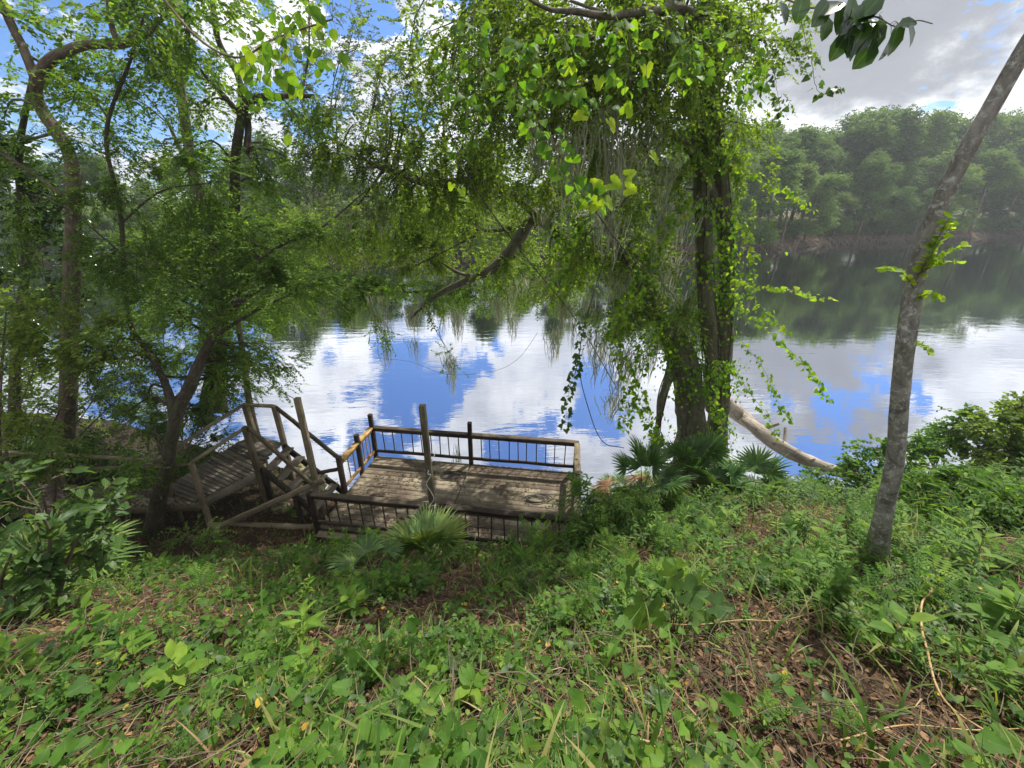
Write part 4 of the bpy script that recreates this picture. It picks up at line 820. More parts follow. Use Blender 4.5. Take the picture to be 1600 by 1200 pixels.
palmetto('small palmetto left of the bushy one, with rust-coloured dead fronds', gp(585, 900), 5, .34, .36, 1, 'palm', (.3, .8))
palmetto('palmetto with yellowing fronds in the dark corner at the left, before the boardwalk', gp(95, 915), 12, .58, .45, 1, 'palm', (.3, 1.0))
palmetto('palmetto fan behind the S-bent trunk at the left edge', gp(30, 770) + [0, .3, 0], 9, .5, .8, 0, 'palm', (.2, .7), elev=(.6, 1.3))
palmetto('dark palmetto under the vine-clad trunk, left of its base', at_y(1003, 775, 6.6), 11, .5, .75, 2, 'palm', (.1, .6), elev=(.7, 1.4))
palmetto('tall dark palmetto directly before the vine-clad trunk', at_y(1070, 770, 6.9), 11, .5, .95, 2, 'palm', (.05, .55), elev=(.9, 1.45))
palmetto('wide palmetto fanning out right of the vine-clad trunk', at_y(1172, 780, 6.7), 12, .58, .6, 1, 'palm', (.15, .7), elev=(.45, 1.25))
palmetto('small palmetto between the two trunk-side palmettos, with hanging dead fronds', at_y(1112, 775, 6.6), 9, .42, .45, 3, 'palm', (.1, .6), elev=(.5, 1.3))
palmetto('small palmetto by the right-hand end of the dock', at_z(962, 782, .35), 7, .42, .4, 0, 'palm', (.2, .6), elev=(.4, 1.2))
palmetto('palmetto half hidden in bushes at the right edge of the view', gp(1590, 735), 9, .6, .7, 0, 'palm', (.0, .5), elev=(.4, 1.2))
def loose_frond(px, py, label, ang_, size=.3):
    b = gp(px, py) + [0, 0, .12]; mb = MB(); d = np.array([math.cos(ang_), math.sin(ang_), .1]); frond_mesh(mb, b - d * .35 - [0, 0, .08], b, (0, -.5, .85), size, 1.2, 26, .12, rv=(.2, .8), pr=.005); tag(mb.build('dead_frond', M['deadpalm']), label, 'palm frond')
loose_frond(497, 892, 'rust-orange dead palmetto frond lying closest to the left of the bushy palmetto', 2.6, .22)
loose_frond(578, 902, 'rust-brown dead palmetto frond, fan down, below the bushy palmetto', -1.9, .26)

# ------------------------------------------------------------------ hanging vines and lianas
def vine(label, pts, leafm='vine', tpl=HEART, ls=.07, gap=.045, off=.05, r=.004, rv=(.2, .8), cat='vine', name='hanging_vine', n=60, wob=.03, per=1, group=None, droop=.6):
    root = thing(name, label, cat, pts[0], 0, group); q = spline(pts, n); q[1:-1] += np.cumsum(rng.normal(0, wob * .12, (n - 2, 3)), axis=0) * np.sin(np.linspace(0, math.pi, n - 2))[:, None]
    mb = MB(); tube(mb, q, np.linspace(r, r * .4, n), sides=5, smooth_pts=False); mb.build('stem', M['twig'], root)
    L = np.linalg.norm(np.diff(q, axis=0), axis=1).sum(); m = max(2, int(L / gap) * per); s = np.sort(rng.uniform(.03, 1, m)) * (n - 1.01); k = s.astype(int); p = q[k] + (q[k + 1] - q[k]) * (s - k)[:, None]
    side = rdir(m, -.4, .4); ax = nrm(side + np.array([0, 0, -droop])); a = p + side * off; lf = MB(); inst(lf, tpl, a, ax, nrm(np.array([0, -.6, .6]) + rdir(m) * .7), ls * rng.uniform(.55, 1.25, m), rng.uniform(*rv, m), .3)
    o1 = nrm(np.cross(side, [0, 0, 1.])) * .0012
    lf.add(np.stack([p - o1, p + o1, a + o1, a - o1], 1).reshape(-1, 3), np.arange(m * 4).reshape(-1, 4), .3)
    lf.build('leaves', M[leafm], root); return recentre(root)
vine('short leafy vine dangling dark against the water right of the dock', [at_y(912, 480, 6.6), at_y(905, 560, 6.5), at_y(890, 610, 6.4), at_y(882, 672, 6.3)], 'bush', ls=.085, gap=.018, rv=(0, .5))
vine('yellow-lit vine reaching right from the trunk over the dark reflection', [at_y(1145, 440, 7.3), at_y(1190, 450, 7.1), at_y(1245, 455, 6.9), at_y(1298, 470, 6.8)], ls=.085, gap=.025, rv=(.6, 1), droop=.1)
vine('vine trailing down and right from the trunk to a point over the open water', [at_y(1150, 470, 7.4), at_y(1215, 530, 7.1), at_y(1262, 580, 6.9), at_y(1295, 628, 6.8)], ls=.08, gap=.024, rv=(.3, .9))
vine('vine hanging over the log right of the trunk', [at_y(1145, 520, 7.4), at_y(1190, 570, 7.1), at_y(1215, 625, 6.9), at_y(1238, 662, 6.8)], ls=.08, gap=.026, rv=(.3, .9))
vine('low vine drooping from the trunk just above the log', [at_y(1140, 560, 7.4), at_y(1170, 610, 7.2), at_y(1200, 650, 7.1), at_y(1222, 690, 7.0)], ls=.075, gap=.03, rv=(.3, .8))
vine('upper right vine arching out from the trunk toward the far bank', [at_y(1140, 250, 7.3), at_y(1190, 285, 7.1), at_y(1240, 300, 7), at_y(1270, 330, 6.9)], ls=.08, gap=.022, rv=(.4, 1))
vine('vine looping down the right of the trunk at mid height', [at_y(1150, 330, 7.3), at_y(1180, 400, 7.1), at_y(1175, 460, 7), at_y(1230, 520, 6.9)], ls=.08, gap=.022, rv=(.3, 1))
for i_, (a, l) in enumerate([([(1250, 20, 6), (1262, 90, 5.9), (1275, 150, 5.9), (1308, 138, 5.8)], 'thin dark-leaved vine hanging at the right of the crown against the cloud'), ([(1205, 60, 6.2), (1215, 130, 6.1), (1222, 190, 6.1)], 'thin vine hanging just left of the dark-leaved one at the right of the crown')]):
    vine(l, [at_y(*q) for q in a], 'bush', ls=.075, gap=.022, rv=(.1, .8))
for a, l in [([(800, 130, 3.4), (840, 200, 3.3), (885, 270, 3.2), (930, 322, 3.1)], 'near vine slanting down to the cluster of lit yellow-green leaves'), ([(700, 90, 4.6), (715, 150, 4.5), (745, 190, 4.5), (712, 245, 4.4)], 'leafy vine hanging at upper centre left of the near leaves'),
             ([(820, 60, 3.6), (790, 110, 3.6), (800, 170, 3.5)], 'near leafy vine hanging from the top centre'), ([(880, 30, 3.4), (900, 90, 3.4), (905, 150, 3.3), (945, 175, 3.3)], 'near vine hanging beside the top centre branch'),
             ([(960, 20, 3.4), (980, 90, 3.4), (975, 150, 3.3)], 'near vine hanging in the middle of the top edge'), ([(1040, 30, 3.6), (1060, 90, 3.6), (1085, 130, 3.6)], 'near vine hanging before the top of the twin trunks'),
             ([(1120, 40, 4.2), (1150, 100, 4.2), (1165, 170, 4.2)], 'near vine hanging before the right-hand top of the crown'), ([(740, 20, 4.2), (735, 80, 4.2), (760, 140, 4.2)], 'near vine with heart leaves left of the top centre')]:
    vine(l, [at_y(*q) for q in a], 'vine', ls=.068, gap=.015, rv=(0, .65), off=.1, n=50, wob=.08)
def leaf_group(name, label, cat, stem, leaves, leafm, tpl, rv, tw='twig', face=(0, -.75, .6), r=.004):
    """a twig with single leaves set where the photo shows them: (px, py, depth, length, direction in the picture plane in degrees)"""
    root = thing(name, label, cat, stem[0], 0); mb = MB(); tube(mb, stem, np.linspace(r, r * .5, len(stem)), n=30, sides=6); q = spline(stem, 60)
    lf = MB()
    for px, py, y, s, dg in leaves:
        p = at_y(px, py, y); a = R(dg); ax = np.array([math.cos(a), rng.uniform(-.3, .1), math.sin(a)]); b = p - ax * s * .5
        k = np.argmin(np.linalg.norm(q - b, axis=1)); tube(mb, [q[k], (q[k] + b) / 2 + [0, 0, .01], b], [.0016, .0013, .0012], n=6, sides=4, cap=False)
        inst(lf, tpl, b[None], ax[None], (np.array(face) + rdir(1)[0] * .45)[None], s, rng.uniform(*rv), .2)
    mb.build('twig', M[tw], root); lf.build('leaves', M[leafm], root); return recentre(root)
leaf_group('grape_vine', 'cluster of sunlit yellow-green grape leaves hanging at the centre of the view', 'vine', [at_y(*q) for q in ((840, 170, 3.3), (880, 250, 3.2), (925, 320, 3.1), (960, 285, 3.1), (1015, 240, 3.2))],
           [(905, 182, 3.2, .10, 200), (955, 196, 3.2, .10, -60), (980, 170, 3.2, .09, 70), (1022, 248, 3.1, .10, -40), (930, 288, 3.1, .09, 140), (945, 296, 3.1, .10, 20), (962, 288, 3.05, .10, -20), (985, 272, 3.1, .08, 30), (950, 318, 3.05, .11, -50), (930, 320, 3.0, .10, -120), (985, 296, 3.1, .09, -10), (912, 322, 3.05, .06, 200), (890, 105, 3.3, .10, 90), (935, 130, 3.3, .09, -90), (1010, 110, 3.3, .09, -80), (722, 300, 4, .08, -70), (705, 292, 4, .07, -110)], 'vine', GRAPE, (.75, 1))
leaf_group('leafy_twig', 'dark leafy twig with a reddish tip poking in at the top right against the cloud', 'branch', [at_y(*q) for q in ((1160, -30, 2.7), (1215, -8, 2.5), (1262, 12, 2.4), (1300, 10, 2.35), (1335, 30, 2.3), (1368, 26, 2.25), (1400, 42, 2.25), (1432, 32, 2.2), (1457, 37, 2.2))],
           [(1282, 22, 2.3, .11, -120), (1300, 12, 2.3, .11, 30), (1318, 50, 2.3, .12, -100), (1328, 18, 2.3, .12, 100), (1340, 62, 2.25, .13, -110), (1345, 30, 2.25, .12, -40), (1352, 85, 2.25, .12, -120), (1358, 22, 2.25, .11, 20), (1368, 60, 2.25, .12, -80), (1362, 10, 2.25, .11, 60), (1398, 62, 2.2, .11, -80), (1423, 54, 2.2, .09, -60), (1376, 40, 2.25, .09, 100), (1330, 75, 2.25, .1, -60), (1345, 40, 2.3, .11, -150), (1365, 35, 2.2, .1, 170), (1312, 30, 2.3, .11, -70), (1385, 75, 2.2, .09, -100), (1310, 75, 2.3, .10, -110), (1420, 36, 2.2, .07, 5), (1250, 15, 2.4, .10, -90), (1225, 20, 2.4, .1, -60), (1290, 45, 2.35, .09, -90)], 'glossy', ROUND, (.0, .6), face=(.3, -.6, .8))
lv = []
r_ = np.random.default_rng(5)
for k in range(110):
    t_ = r_.random(); lv.append((400 + 105 * t_ + r_.normal(0, 26), 130 - 110 * t_ + r_.normal(0, 42), 3.6 + r_.uniform(-.3, .3), r_.uniform(.055, .09), r_.uniform(-150, -30)))
leaf_group('leafy_twig', 'bright green leafy branch reaching in from the top left of centre', 'branch', [at_y(*q) for q in ((240, -20, 3.9), (310, 60, 3.8), (372, 90, 3.7), (430, 60, 3.6), (520, 30, 3.5))], lv, 'vine', ROUND, (.2, .9), r=.01)
# climbers over the trunks of the big tree
cv = thing('climbing_vine', 'ivy-like climber whose heart leaves coat both trunks of the riverside tree', 'vine', (3.7, 7.5, .3)); lf = MB(); tw = MB()
for l, n_ in ((vl[0][:10], 2600), (vl[1], 4200), (vl[2], 1700), (vl[8], 140)):
    q = spline(np.array(l), 120); k = rng.integers(1, 118, n_); k = k[rng.random(n_) < np.clip(.5 + 2.2 * vnoise(k * .1, np.full(n_, n_ * .01), 1.4), .08, 1)]; n_ = len(k); c = q[k, :3]; rr = q[k, 3:]; tdir = nrm(q[k + 1, :3] - q[k - 1, :3]); d = rdir(n_); d[:, 1] = np.where(rng.random(n_) < .65, -abs(d[:, 1]), d[:, 1]); d = nrm(d - tdir * (d * tdir).sum(1)[:, None])
    p = c + d * (rr + rng.exponential(.14, (n_, 1))); inst(lf, HEART, p, nrm(np.array([0, 0, -.8]) + d * .4 + rdir(n_) * .5), nrm(d + [0, 0, .4] + rdir(n_) * .3), rng.uniform(.04, .085, n_), np.clip(rng.random(n_) * .7 + .15, 0, 1), .3)
    for s_ in range(3):
        ph = rng.uniform(0, 6); th = np.linspace(0, 5, 60) + ph; qq = q[np.linspace(0, 119, 60).astype(int)]; tt_, a_, b_ = frames(qq[:, :3]); tube(tw, qq[:, :3] + (a_ * np.cos(th)[:, None] + b_ * np.sin(th)[:, None]) * (qq[:, 3:] + .015), .012, sides=5, smooth_pts=False)
tw.build('stems', M['barkdark'], cv); lf.build('leaves', M['vine'], cv); recentre(cv)
def liana(label, pts, r=.008, matn='barkdark'):
    mb = MB(); tube(mb, pts, r, n=60, sides=6, rough=.1); tag(mb.build('liana', M[matn], smooth=True), label, 'vine')
liana('bare liana curving down in a wide arc left of the trunk to the palmettos', [at_y(975, 330, 7), at_y(930, 450, 6.9), at_y(905, 560, 6.8), at_y(920, 640, 6.8), at_y(942, 690, 6.8), at_y(975, 700, 6.9)])
liana('bare liana swinging low over the water in front of the cloud reflection', [at_y(840, 520, 9.5), at_y(810, 560, 9.5), at_y(770, 580, 9.5), at_y(700, 585, 9.6), at_y(640, 565, 9.8), at_y(590, 560, 10)], .004)
liana('bare liana hanging before the arching limb', [at_y(700, 200, 6), at_y(740, 290, 6), at_y(820, 400, 6.2), at_y(900, 500, 6.4), at_y(960, 600, 6.6)], .007)
liana('thin bare liana slanting from the grape leaves to the trunk', [at_y(930, 330, 3.3), at_y(985, 400, 4), at_y(1050, 460, 5.5), at_y(1085, 520, 7)], .005)
liana('bare twig drooping beside the pole toward the tall post', [at_y(372, 560, 7.5), at_y(410, 590, 7.4), at_y(440, 612, 7.3), at_y(470, 628, 7.2)], .008, 'twig')
for (a, l) in [([(1100, 300, 7), (1040, 360, 6.9), (1000, 430, 6.9), (985, 520, 6.9)], 'leafy vine sagging between the twin trunks and the arching limb'), ([(1000, 440, 7.2), (960, 520, 7.1), (985, 600, 7), (975, 670, 7)], 'leafy vine hanging left of the trunk base'), ([(1060, 470, 7.2), (1010, 540, 7.1), (1000, 620, 7.0), (1030, 690, 7)], 'leafy vine draped over the lower left side of the trunk'), ([(920, 330, 7), (880, 380, 6.9), (870, 450, 6.9)], 'leafy vine hanging under the arching limb'), ([(1130, 560, 7.4), (1110, 620, 7.3), (1140, 680, 7.3)], 'leafy vine covering the front of the trunk base')]:
    vine(l, [at_y(*q) for q in a], 'vine', ls=.08, gap=.011, rv=(.1, .9), off=.1)

# ------------------------------------------------------------------ shrubs and weeds one can point at
def herb(seed, h, nodes, tpl, ls, whorl=2, stem_r=.003, lean=.15, upness=.35, rv=(.2, .8)):
    """a small upright plant at the origin: MB with leaf (0) and stem (1) materials"""
    mb = MB(); r = np.random.default_rng(seed); a0 = r.uniform(0, 6.28); top = np.array([math.cos(a0) * lean * h, math.sin(a0) * lean * h, h]); q = spline([np.zeros(3) - [0, 0, .03], top * [.3, .3, .5], top], 12)
    k0 = mb.n; tube(mb, q, np.linspace(stem_r, stem_r * .5, 12), sides=4, smooth_pts=False); mb.I[-3:] = [np.full(len(f), 1) for f in mb.F[-3:]]
    for k in range(nodes):
        s = .18 + .82 * (k + 1) / nodes; p = q[min(11, int(s * 11))]; sc_ = ls * (.6 + .6 * math.sin(math.pi * min(1, .25 + .6 * s)))
        for e in range(whorl):
            a = a0 + k * 1.57 + e * 2 * math.pi / whorl + r.uniform(-.3, .3); u = upness + .5 * (s > .95); ax = np.array([math.cos(a), math.sin(a), u]); ax /= np.linalg.norm(ax)
            inst(mb, tpl, (p + ax * .01)[None], ax[None], np.array([[-math.cos(a) * .3 + r.uniform(-.3, .3), -math.sin(a) * .3, 1.]]), sc_ * r.uniform(.75, 1.2), r.uniform(*rv), .2)
    return mb
def plant_thing(name, label, cat, mb, pos, s=1, rot=0, group=None, leafm='weed'):
    o = mb.build(name, [M[leafm], M['twig']]); o.location = tuple(float(c) for c in pos); o.scale = (s, s, s); o.rotation_euler = (0, 0, rot); return tag(o, label, cat, group)
sd_ = [(300, 1075, .34, 'bright seedling with long pointed leaves in the left foreground'), (478, 1010, .36, 'tallest bright seedling in the middle left of the slope'), (480, 1075, .2, 'three-leaved sprout below the tallest seedling'), (150, 1010, .3, 'pointed-leaved seedling near the left edge of the slope'),
       (215, 1040, .28, 'seedling just left of the bright one in the left foreground'), (560, 960, .28, 'seedling among creepers below the dead palmetto fronds'), (1375, 1020, .3, 'bright seedling beside the dry vine stem at the lower right'), (870, 1165, .2, 'low bright seedling at the bottom edge right of centre'), (735, 1100, .24, 'feathery light seedling at the bottom centre'),
       (1060, 800, .45, 'tall bright weed below the palmettos at the foot of the big trunk'), (1000, 812, .42, 'leafy weed at the corner between the dock and the palmettos'), (1560, 1000, .35, 'leafy weed near the right edge of the slope'), (1290, 860, .35, 'slender weed left of the leaning trunk foot'), (1130, 830, .4, 'weed with whorled leaves below the dead palmetto leaves'), (460, 1185, .16, 'tiny sprout at the bottom edge'), (60, 1050, .3, 'wide-leaved weed in the lower left corner region'), (1510, 905, .4, 'leafy weed on the right slope beyond the leaning trunk')]
for k, (px, py, h, l) in enumerate(sd_):
    b = gp(px, py); kind = k % 3
    plant_thing('seedling', l, 'plant', herb(100 + k, h, [5, 6, 7][kind], [BIG, LANCE, BIG][kind], h * .42, 2 + (k % 2), .004, .2, .45, (.55, 1)), b, 1, 0, 'bright seedlings on the slope')
# large lobed-leaf plant
fg = thing('lobed_leaf_plant', 'plant with large blue-green lobed leaves in the centre right foreground', 'plant', gp(1050, 1000)); tw = MB(); lf = MB(); b = np.array(fg.location)
for (px, py, s, dg) in [(985, 905, .19, 100), (1012, 938, .24, -100), (1040, 905, .16, 70), (1065, 925, .18, 30), (1090, 915, .15, 100), (1075, 950, .15, -30), (1110, 945, .15, 10), (1035, 955, .15, -150), (1055, 890, .13, 90), (1100, 965, .13, -60), (985, 960, .14, 190)]:
    d_ = np.linalg.norm(b[:2]) ; q = at_y(px, py, b[1] + rng.uniform(-.08, .12)); a = R(dg); tube(tw, [b, (b + q) / 2 + [0, 0, .05], q], [.005, .003, .002], n=10, sides=5)
    inst(lf, LOBED, q[None], np.array([[math.cos(a), -.25, math.sin(a) * .7]]), np.array([[rng.uniform(-.3, .3), -.5, .9]]), s, rng.uniform(.4, .9))
tw.build('stems', M['twig'], fg); lf.build('leaves', M['bush'], fg); recentre(fg)
# broad-leaved bush at the left edge
b = gp(60, 960); shrub('shrub', 'bush with broad blue-green leaves at the left edge before the boardwalk', b, [(60, 790, b[1] + .2, .3, .3, .2, 12), (20, 860, b[1] + .1, .3, .3, .2, 13), (120, 840, b[1] + .3, .25, .3, .18, 10), (60, 910, b[1], .3, .3, .15, 12), (150, 790, b[1] + .5, .2, .2, .12, 6), (10, 760, b[1] + .3, .25, .2, .15, 8)], M['bush'], BIG, .105, 6, .2, .1, .5)
for px, py, y, bl, ls, lab in [(180, 830, 5.6, [(150, 770, 5.6, .35, .3, .25, 26), (200, 740, 5.7, .35, .3, .25, 26)], .06, 'slender sapling with small leaves in front of the boardwalk, left of the forked tree'), (40, 800, 5.8, [(30, 720, 5.8, .45, .3, .3, 34), (80, 700, 5.9, .4, .3, .3, 30)], .06, 'slender sapling over the boardwalk near the left edge'),
                       (300, 850, 5.2, [(300, 835, 5.2, .3, .2, .12, 18), (340, 845, 5.1, .3, .2, .1, 18)], .045, 'low leafy shrub at the foot of the boardwalk ramp')]:
    b = at_y(px, py, y); b[2] = float(gz(b[0], b[1])); shrub('shrub', lab, b, bl, M['small'], OVAL, ls)
for px, py, y, bl, mt_, lab in [(120, 735, 8.4, [(110, 725, 8.4, .8, .5, .25, 70), (180, 720, 8.4, .7, .5, .25, 60)], 'bush', 'low dark bush on the ground behind the boardwalk, right of the S-bent trunk'), (235, 745, 8.0, [(230, 735, 8.0, .5, .4, .2, 50), (275, 730, 8.2, .5, .4, .2, 50)], 'small', 'low green bush behind the boardwalk next to the forked tree'),
                       (20, 770, 8.2, [(10, 745, 8.2, .8, .5, .3, 70), (60, 740, 8.2, .6, .5, .25, 50)], 'small', 'low bush behind the boardwalk at the left edge')]:
    b = at_y(px, py, y); b[2] = float(gz(b[0], b[1])); shrub('shrub', lab, b, bl, M[mt_], OVAL, .07)
# right bank bushes
def bank_shrub(label, px, py, blobs, mt, tpl, ls, **kw):
    b = gp(px, py); shrub('shrub', label, b, [(x_, y_, b[1] + dy, *rest) for x_, y_, dy, *rest in blobs], M[mt], tpl, ls, **kw)
bank_shrub('viny bush with round leaves left of the leaning trunk at the water edge', 1345, 775, [(1330, 730, .2, .35, .3, .22, 25), (1290, 745, .2, .25, .25, .15, 15), (1370, 700, .3, .35, .3, .22, 25), (1365, 745, 0, .3, .3, .2, 20)], 'weed', ROUND, .07)
bank_shrub('bush with arching leafy tips just right of the leaning trunk', 1465, 740, [(1440, 700, .2, .45, .3, .22, 66), (1490, 680, .4, .5, .4, .25, 76), (1500, 650, .5, .25, .2, .25, 24), (1450, 745, 0, .5, .4, .25, 66)], 'weed', ROUND, .07)
bank_shrub('yellow-green bush at the right edge above the river', 1570, 740, [(1560, 665, .4, .6, .4, .3, 104), (1600, 640, .6, .5, .4, .3, 76), (1560, 715, .1, .6, .4, .3, 85), (1620, 700, .1, .5, .4, .3, 57)], 'olive', ROUND, .07)
bank_shrub('dense low green bush on the right-hand slope behind the leaning trunk', 1520, 830, [(1480, 770, .2, .6, .4, .25, 85), (1560, 780, .2, .6, .4, .25, 85), (1600, 830, 0, .5, .4, .25, 57), (1500, 820, 0, .5, .4, .2, 57)], 'weed', LANCE, .11)
bank_shrub('feathery weedy bush hiding the right-hand near corner of the dock', 930, 850, [(905, 790, .05, .28, .2, .35, 46), (950, 800, .1, .3, .25, .22, 60), (925, 840, 0, .3, .25, .2, 50), (990, 800, .2, .35, .3, .22, 56)], 'weed', LANCE, .075)
bank_shrub('leafy bush between the small palmetto and the big trunk base', 1030, 800, [(1010, 780, .1, .3, .2, .15, 40), (1060, 800, 0, .4, .2, .15, 50), (1110, 805, .1, .4, .3, .15, 50), (1180, 800, .2, .4, .3, .15, 50)], 'weed', LANCE, .09)
# long dry stems
def dry(pts, r, label, up=.05, name='dry_vine_stem', m='twig'):
    P_ = [gp(a, b_) + [0, 0, up * rng.uniform(.5, 1.5)] for a, b_ in pts]; mb = MB(); tube(mb, P_, np.linspace(r, r * .6, len(P_)), n=50, sides=6, rough=.15); tag(mb.build(name, M[m], smooth=True), label, 'stem')
M['straw'] = bark_mat('straw_stem', (.20, .12, .05), (.36, .24, .11), (.46, .34, .18), 10)
dry([(1427, 925), (1437, 955), (1422, 975), (1422, 1010), (1432, 1045), (1445, 1098), (1472, 1135), (1525, 1196)], .0075, 'tan kinked dry vine stem running down the lower right slope', .16, m='straw')
dry([(1010, 1000), (1080, 1000), (1150, 995), (1215, 990), (1278, 980)], .004, 'thin straw-coloured stem lying across the slope below the lobed leaves', .14, m='straw')
dry([(1245, 1000), (1300, 1030), (1335, 1060), (1330, 1090)], .005, 'curved dry stem left of the kinked one', .12)
dry([(985, 1180), (1045, 1160), (1110, 1150), (1165, 1170)], .006, 'grey stick on the bare soil at the bottom right of centre', .02)
dry([(640, 1190), (690, 1120), (720, 1060)], .004, 'thin grey stick leaning up the slope at the bottom centre', .05)
dry([(840, 1170), (880, 1090), (895, 1030)], .004, 'thin grey stick in the creepers at the bottom right of centre', .05)
dry([(425, 905), (436, 880), (440, 872)], .006, 'short pale stick standing in the grass below the stairs', .06, m='straw')
dry([(1300, 1180), (1400, 1150), (1500, 1165), (1590, 1150)], .004, 'long thin dry stem along the bottom right corner', .08, m='straw')

# ------------------------------------------------------------------ ground cover nobody could count
def scatter(n, r0=.45, r1=17, az=72, pw=1.0):
    r = r0 + (r1 - r0) * rng.random(n) ** pw; a = R(1) * rng.uniform(-az, az, n); x = r * np.sin(a); y = r * np.cos(a) - .15
    sh = np.interp(x, SHORE[:, 0], SHORE[:, 1]); ok = (y < sh - .05) & (y > -.5); return x[ok], y[ok]
BARE = [(gp(1150, 1060), .95, .92), (gp(1000, 1130), .5, .7), (gp(330, 1000), .3, .6), (gp(680, 1050), .3, .6), (gp(240, 1150), .6, .9), (gp(430, 1170), .35, .6), (gp(390, 800), 1.6, .9), (gp(230, 790), 1.6, .8), (gp(1230, 1130), .4, .8), (gp(640, 1010), .25, .6), (gp(420, 870), .7, .6), (gp(760, 1130), .25, .5), (gp(950, 1090), .3, .5)]
def density(x, y):
    d = np.ones(len(x))
    for (c, rr, k) in BARE: d *= 1 - k * np.exp(-((x - c[0]) ** 2 + (y - c[1]) ** 2) / (rr * rr))
    d *= .6 + 1.9 * vnoise(x, y, 1.6) + 1.1 * vnoise(x, y, 4.3)
    on = (x > -4.6) & (x < 1.2) & (y > 6.25 - .14 * (x + 3.8)); d[on] = 0
    bd = (x < -4.7) & (y > 5.7 + .13 * (x + 6)) ; d[bd] *= np.where(x[bd] < -7, .95, .45)
    return np.clip(d, 0, 1)
def pos(x, y, dz=0): return np.column_stack([x, y, gz(x, y) + dz])
# fallen leaves
x, y = scatter(80000, .4, 12, 74, 1.0); mb = MB(); n_ = len(x); up = nrm(np.array([0, 0, 1.]) + rdir(n_) * .6)
inst(mb, BIG, pos(x, y, .012 + .035 * rng.random(n_)), nrm(rdir(n_, -.25, .25)), up, rng.uniform(.018, .055, n_), rng.random(n_), .6)
k = 3800; q = np.column_stack([rng.uniform(.05, LX - .05, k), rng.uniform(0, LY, k)]); 
keep_ = vnoise(q[:, 0], q[:, 1], 1.3) + .35 * vnoise(q[:, 0], q[:, 1], 6) + np.where(q[:, 1] < .5, .2, 0) + np.where(abs(q[:, 0] - 2.45) < .25, .12, 0) > .12; q = q[keep_]; k = len(q)
wp = np.array([dw(a_, b_, ZD + .012) for a_, b_ in q]); inst(mb, OVAL, wp, rdir(k, -.1, .1), nrm(np.array([0, 0, 1.]) + rdir(k) * .25), rng.uniform(.02, .05, k), rng.random(k) * .7, .5)
k = 1500; s_ = rng.random(k); e_ = rng.random(k); bwp = np.array([v3((ln + (g0 - ln) * a_) * (1 - b_) + (lfar + (g1 - lfar) * a_) * b_, 1.045) for a_, b_ in zip(s_, e_)])
inst(mb, OVAL, bwp, rdir(k, -.1, .1), nrm(np.array([0, 0, 1.]) + rdir(k) * .3), rng.uniform(.03, .07, k), rng.random(k), .5)
tag(mb.build('leaf_litter', M['litter']), 'brown fallen leaves scattered over soil, boardwalk and deck', 'fallen leaves', kind='stuff')
# twigs
x, y = scatter(4200, .4, 8, 74); mb = MB()
for a_, b_ in zip(x, y):
    d = rdir(1, -.15, .25)[0]; l = rng.uniform(.08, .4); p = np.array([a_, b_, float(gz(a_, b_)) + rng.uniform(.01, .05)]); q = p + d * l; q[2] = max(q[2], float(gz(q[0], q[1])) + .01); tube(mb, [p, (p + q) / 2 + rdir(1)[0] * l * .1, q], [.003, .0025, .0015], n=5, sides=4, rnd=rng.random(), cap=False)
tag(mb.build('twigs', M['twig']), 'small dead twigs strewn over the slope', 'twigs', kind='stuff')
x, y = scatter(520, .5, 7, 72); mb = MB()
for a_, b_ in zip(x, y):
    L_ = rng.uniform(.4, 1.6); an = rng.uniform(0, 6.28); K_ = 7; an_ = an + np.cumsum(rng.normal(0, .45, K_)); st_ = np.column_stack([np.cos(an_), np.sin(an_)]) * L_ / K_; q = np.array([a_, b_]) + np.cumsum(st_, 0); hh = rng.uniform(.02, .25) * np.sin(np.linspace(.2, math.pi - .1, K_)) + .02
    if (q[:, 1] > 5.7).any(): continue
    tube(mb, np.column_stack([q, gz(q[:, 0], q[:, 1]) + hh]), np.linspace(rng.uniform(.0018, .0045), .001, K_), n=22, sides=4, rnd=rng.random(), cap=False)
tag(mb.build('tangled_stems', M['twig']), 'dead trailing stems tangled through the weeds', 'dead stems', kind='stuff')
# creeping plants
def creepers(n, r1, tpl, ls, hmax, leafm, label, name, rv=(.1, .9), thr=.0, pw=1.1, upk=.9):
    x, y = scatter(n, .45, r1, 74, pw); d = density(x, y); ok = rng.random(len(x)) < d - thr; x, y = x[ok], y[ok]; n = len(x); tall = 1 + .5 * vnoise(x, y, .8)
    h = hmax * tall * rng.random(n) ** 1.2 + .02; p = pos(x, y) ; a = p + np.column_stack([rng.normal(0, .04, n), rng.normal(0, .04, n), h]); mb = MB()
    ax = nrm(rdir(n, -.25, .45)); cl = np.clip(.5 + vnoise(x, y, 2.3) * .9, 0, 1)
    inst(mb, tpl, a, ax, nrm(np.array([0, -.25, 1.]) * upk + rdir(n) * .45), ls * rng.uniform(.45, 1.25, n), np.clip(rv[0] + (rv[1] - rv[0]) * (.5 * cl + .5 * rng.random(n)), 0, 1), .3)
    o1 = np.array([.0012, 0, 0]); mb.add(np.stack([p - o1, p + o1, a + o1, a - o1], 1).reshape(-1, 3), np.arange(n * 4).reshape(-1, 4), .4)
    tag(mb.build(name, M[leafm]), label, 'ground cover', kind='stuff')
creepers(21000, 11, HEART, .054, .22, 'weed', 'heart-leaved creepers spreading over the slope', 'creeping_vines')
creepers(3600, 5, GRAPE, .075, .25, 'weed', 'toothed grape-like leaves low on the slope', 'wild_grape_leaves', (.2, .9), .1)
creepers(30000, 12, ROUND, .03, .16, 'small', 'small round-leaved ground cover', 'small_leaved_weeds', (.1, 1))
creepers(9000, 10, HEART, .05, .14, 'bush', 'darker heart-leaved creepers low on the slope', 'dark_creepers', (0, .8))
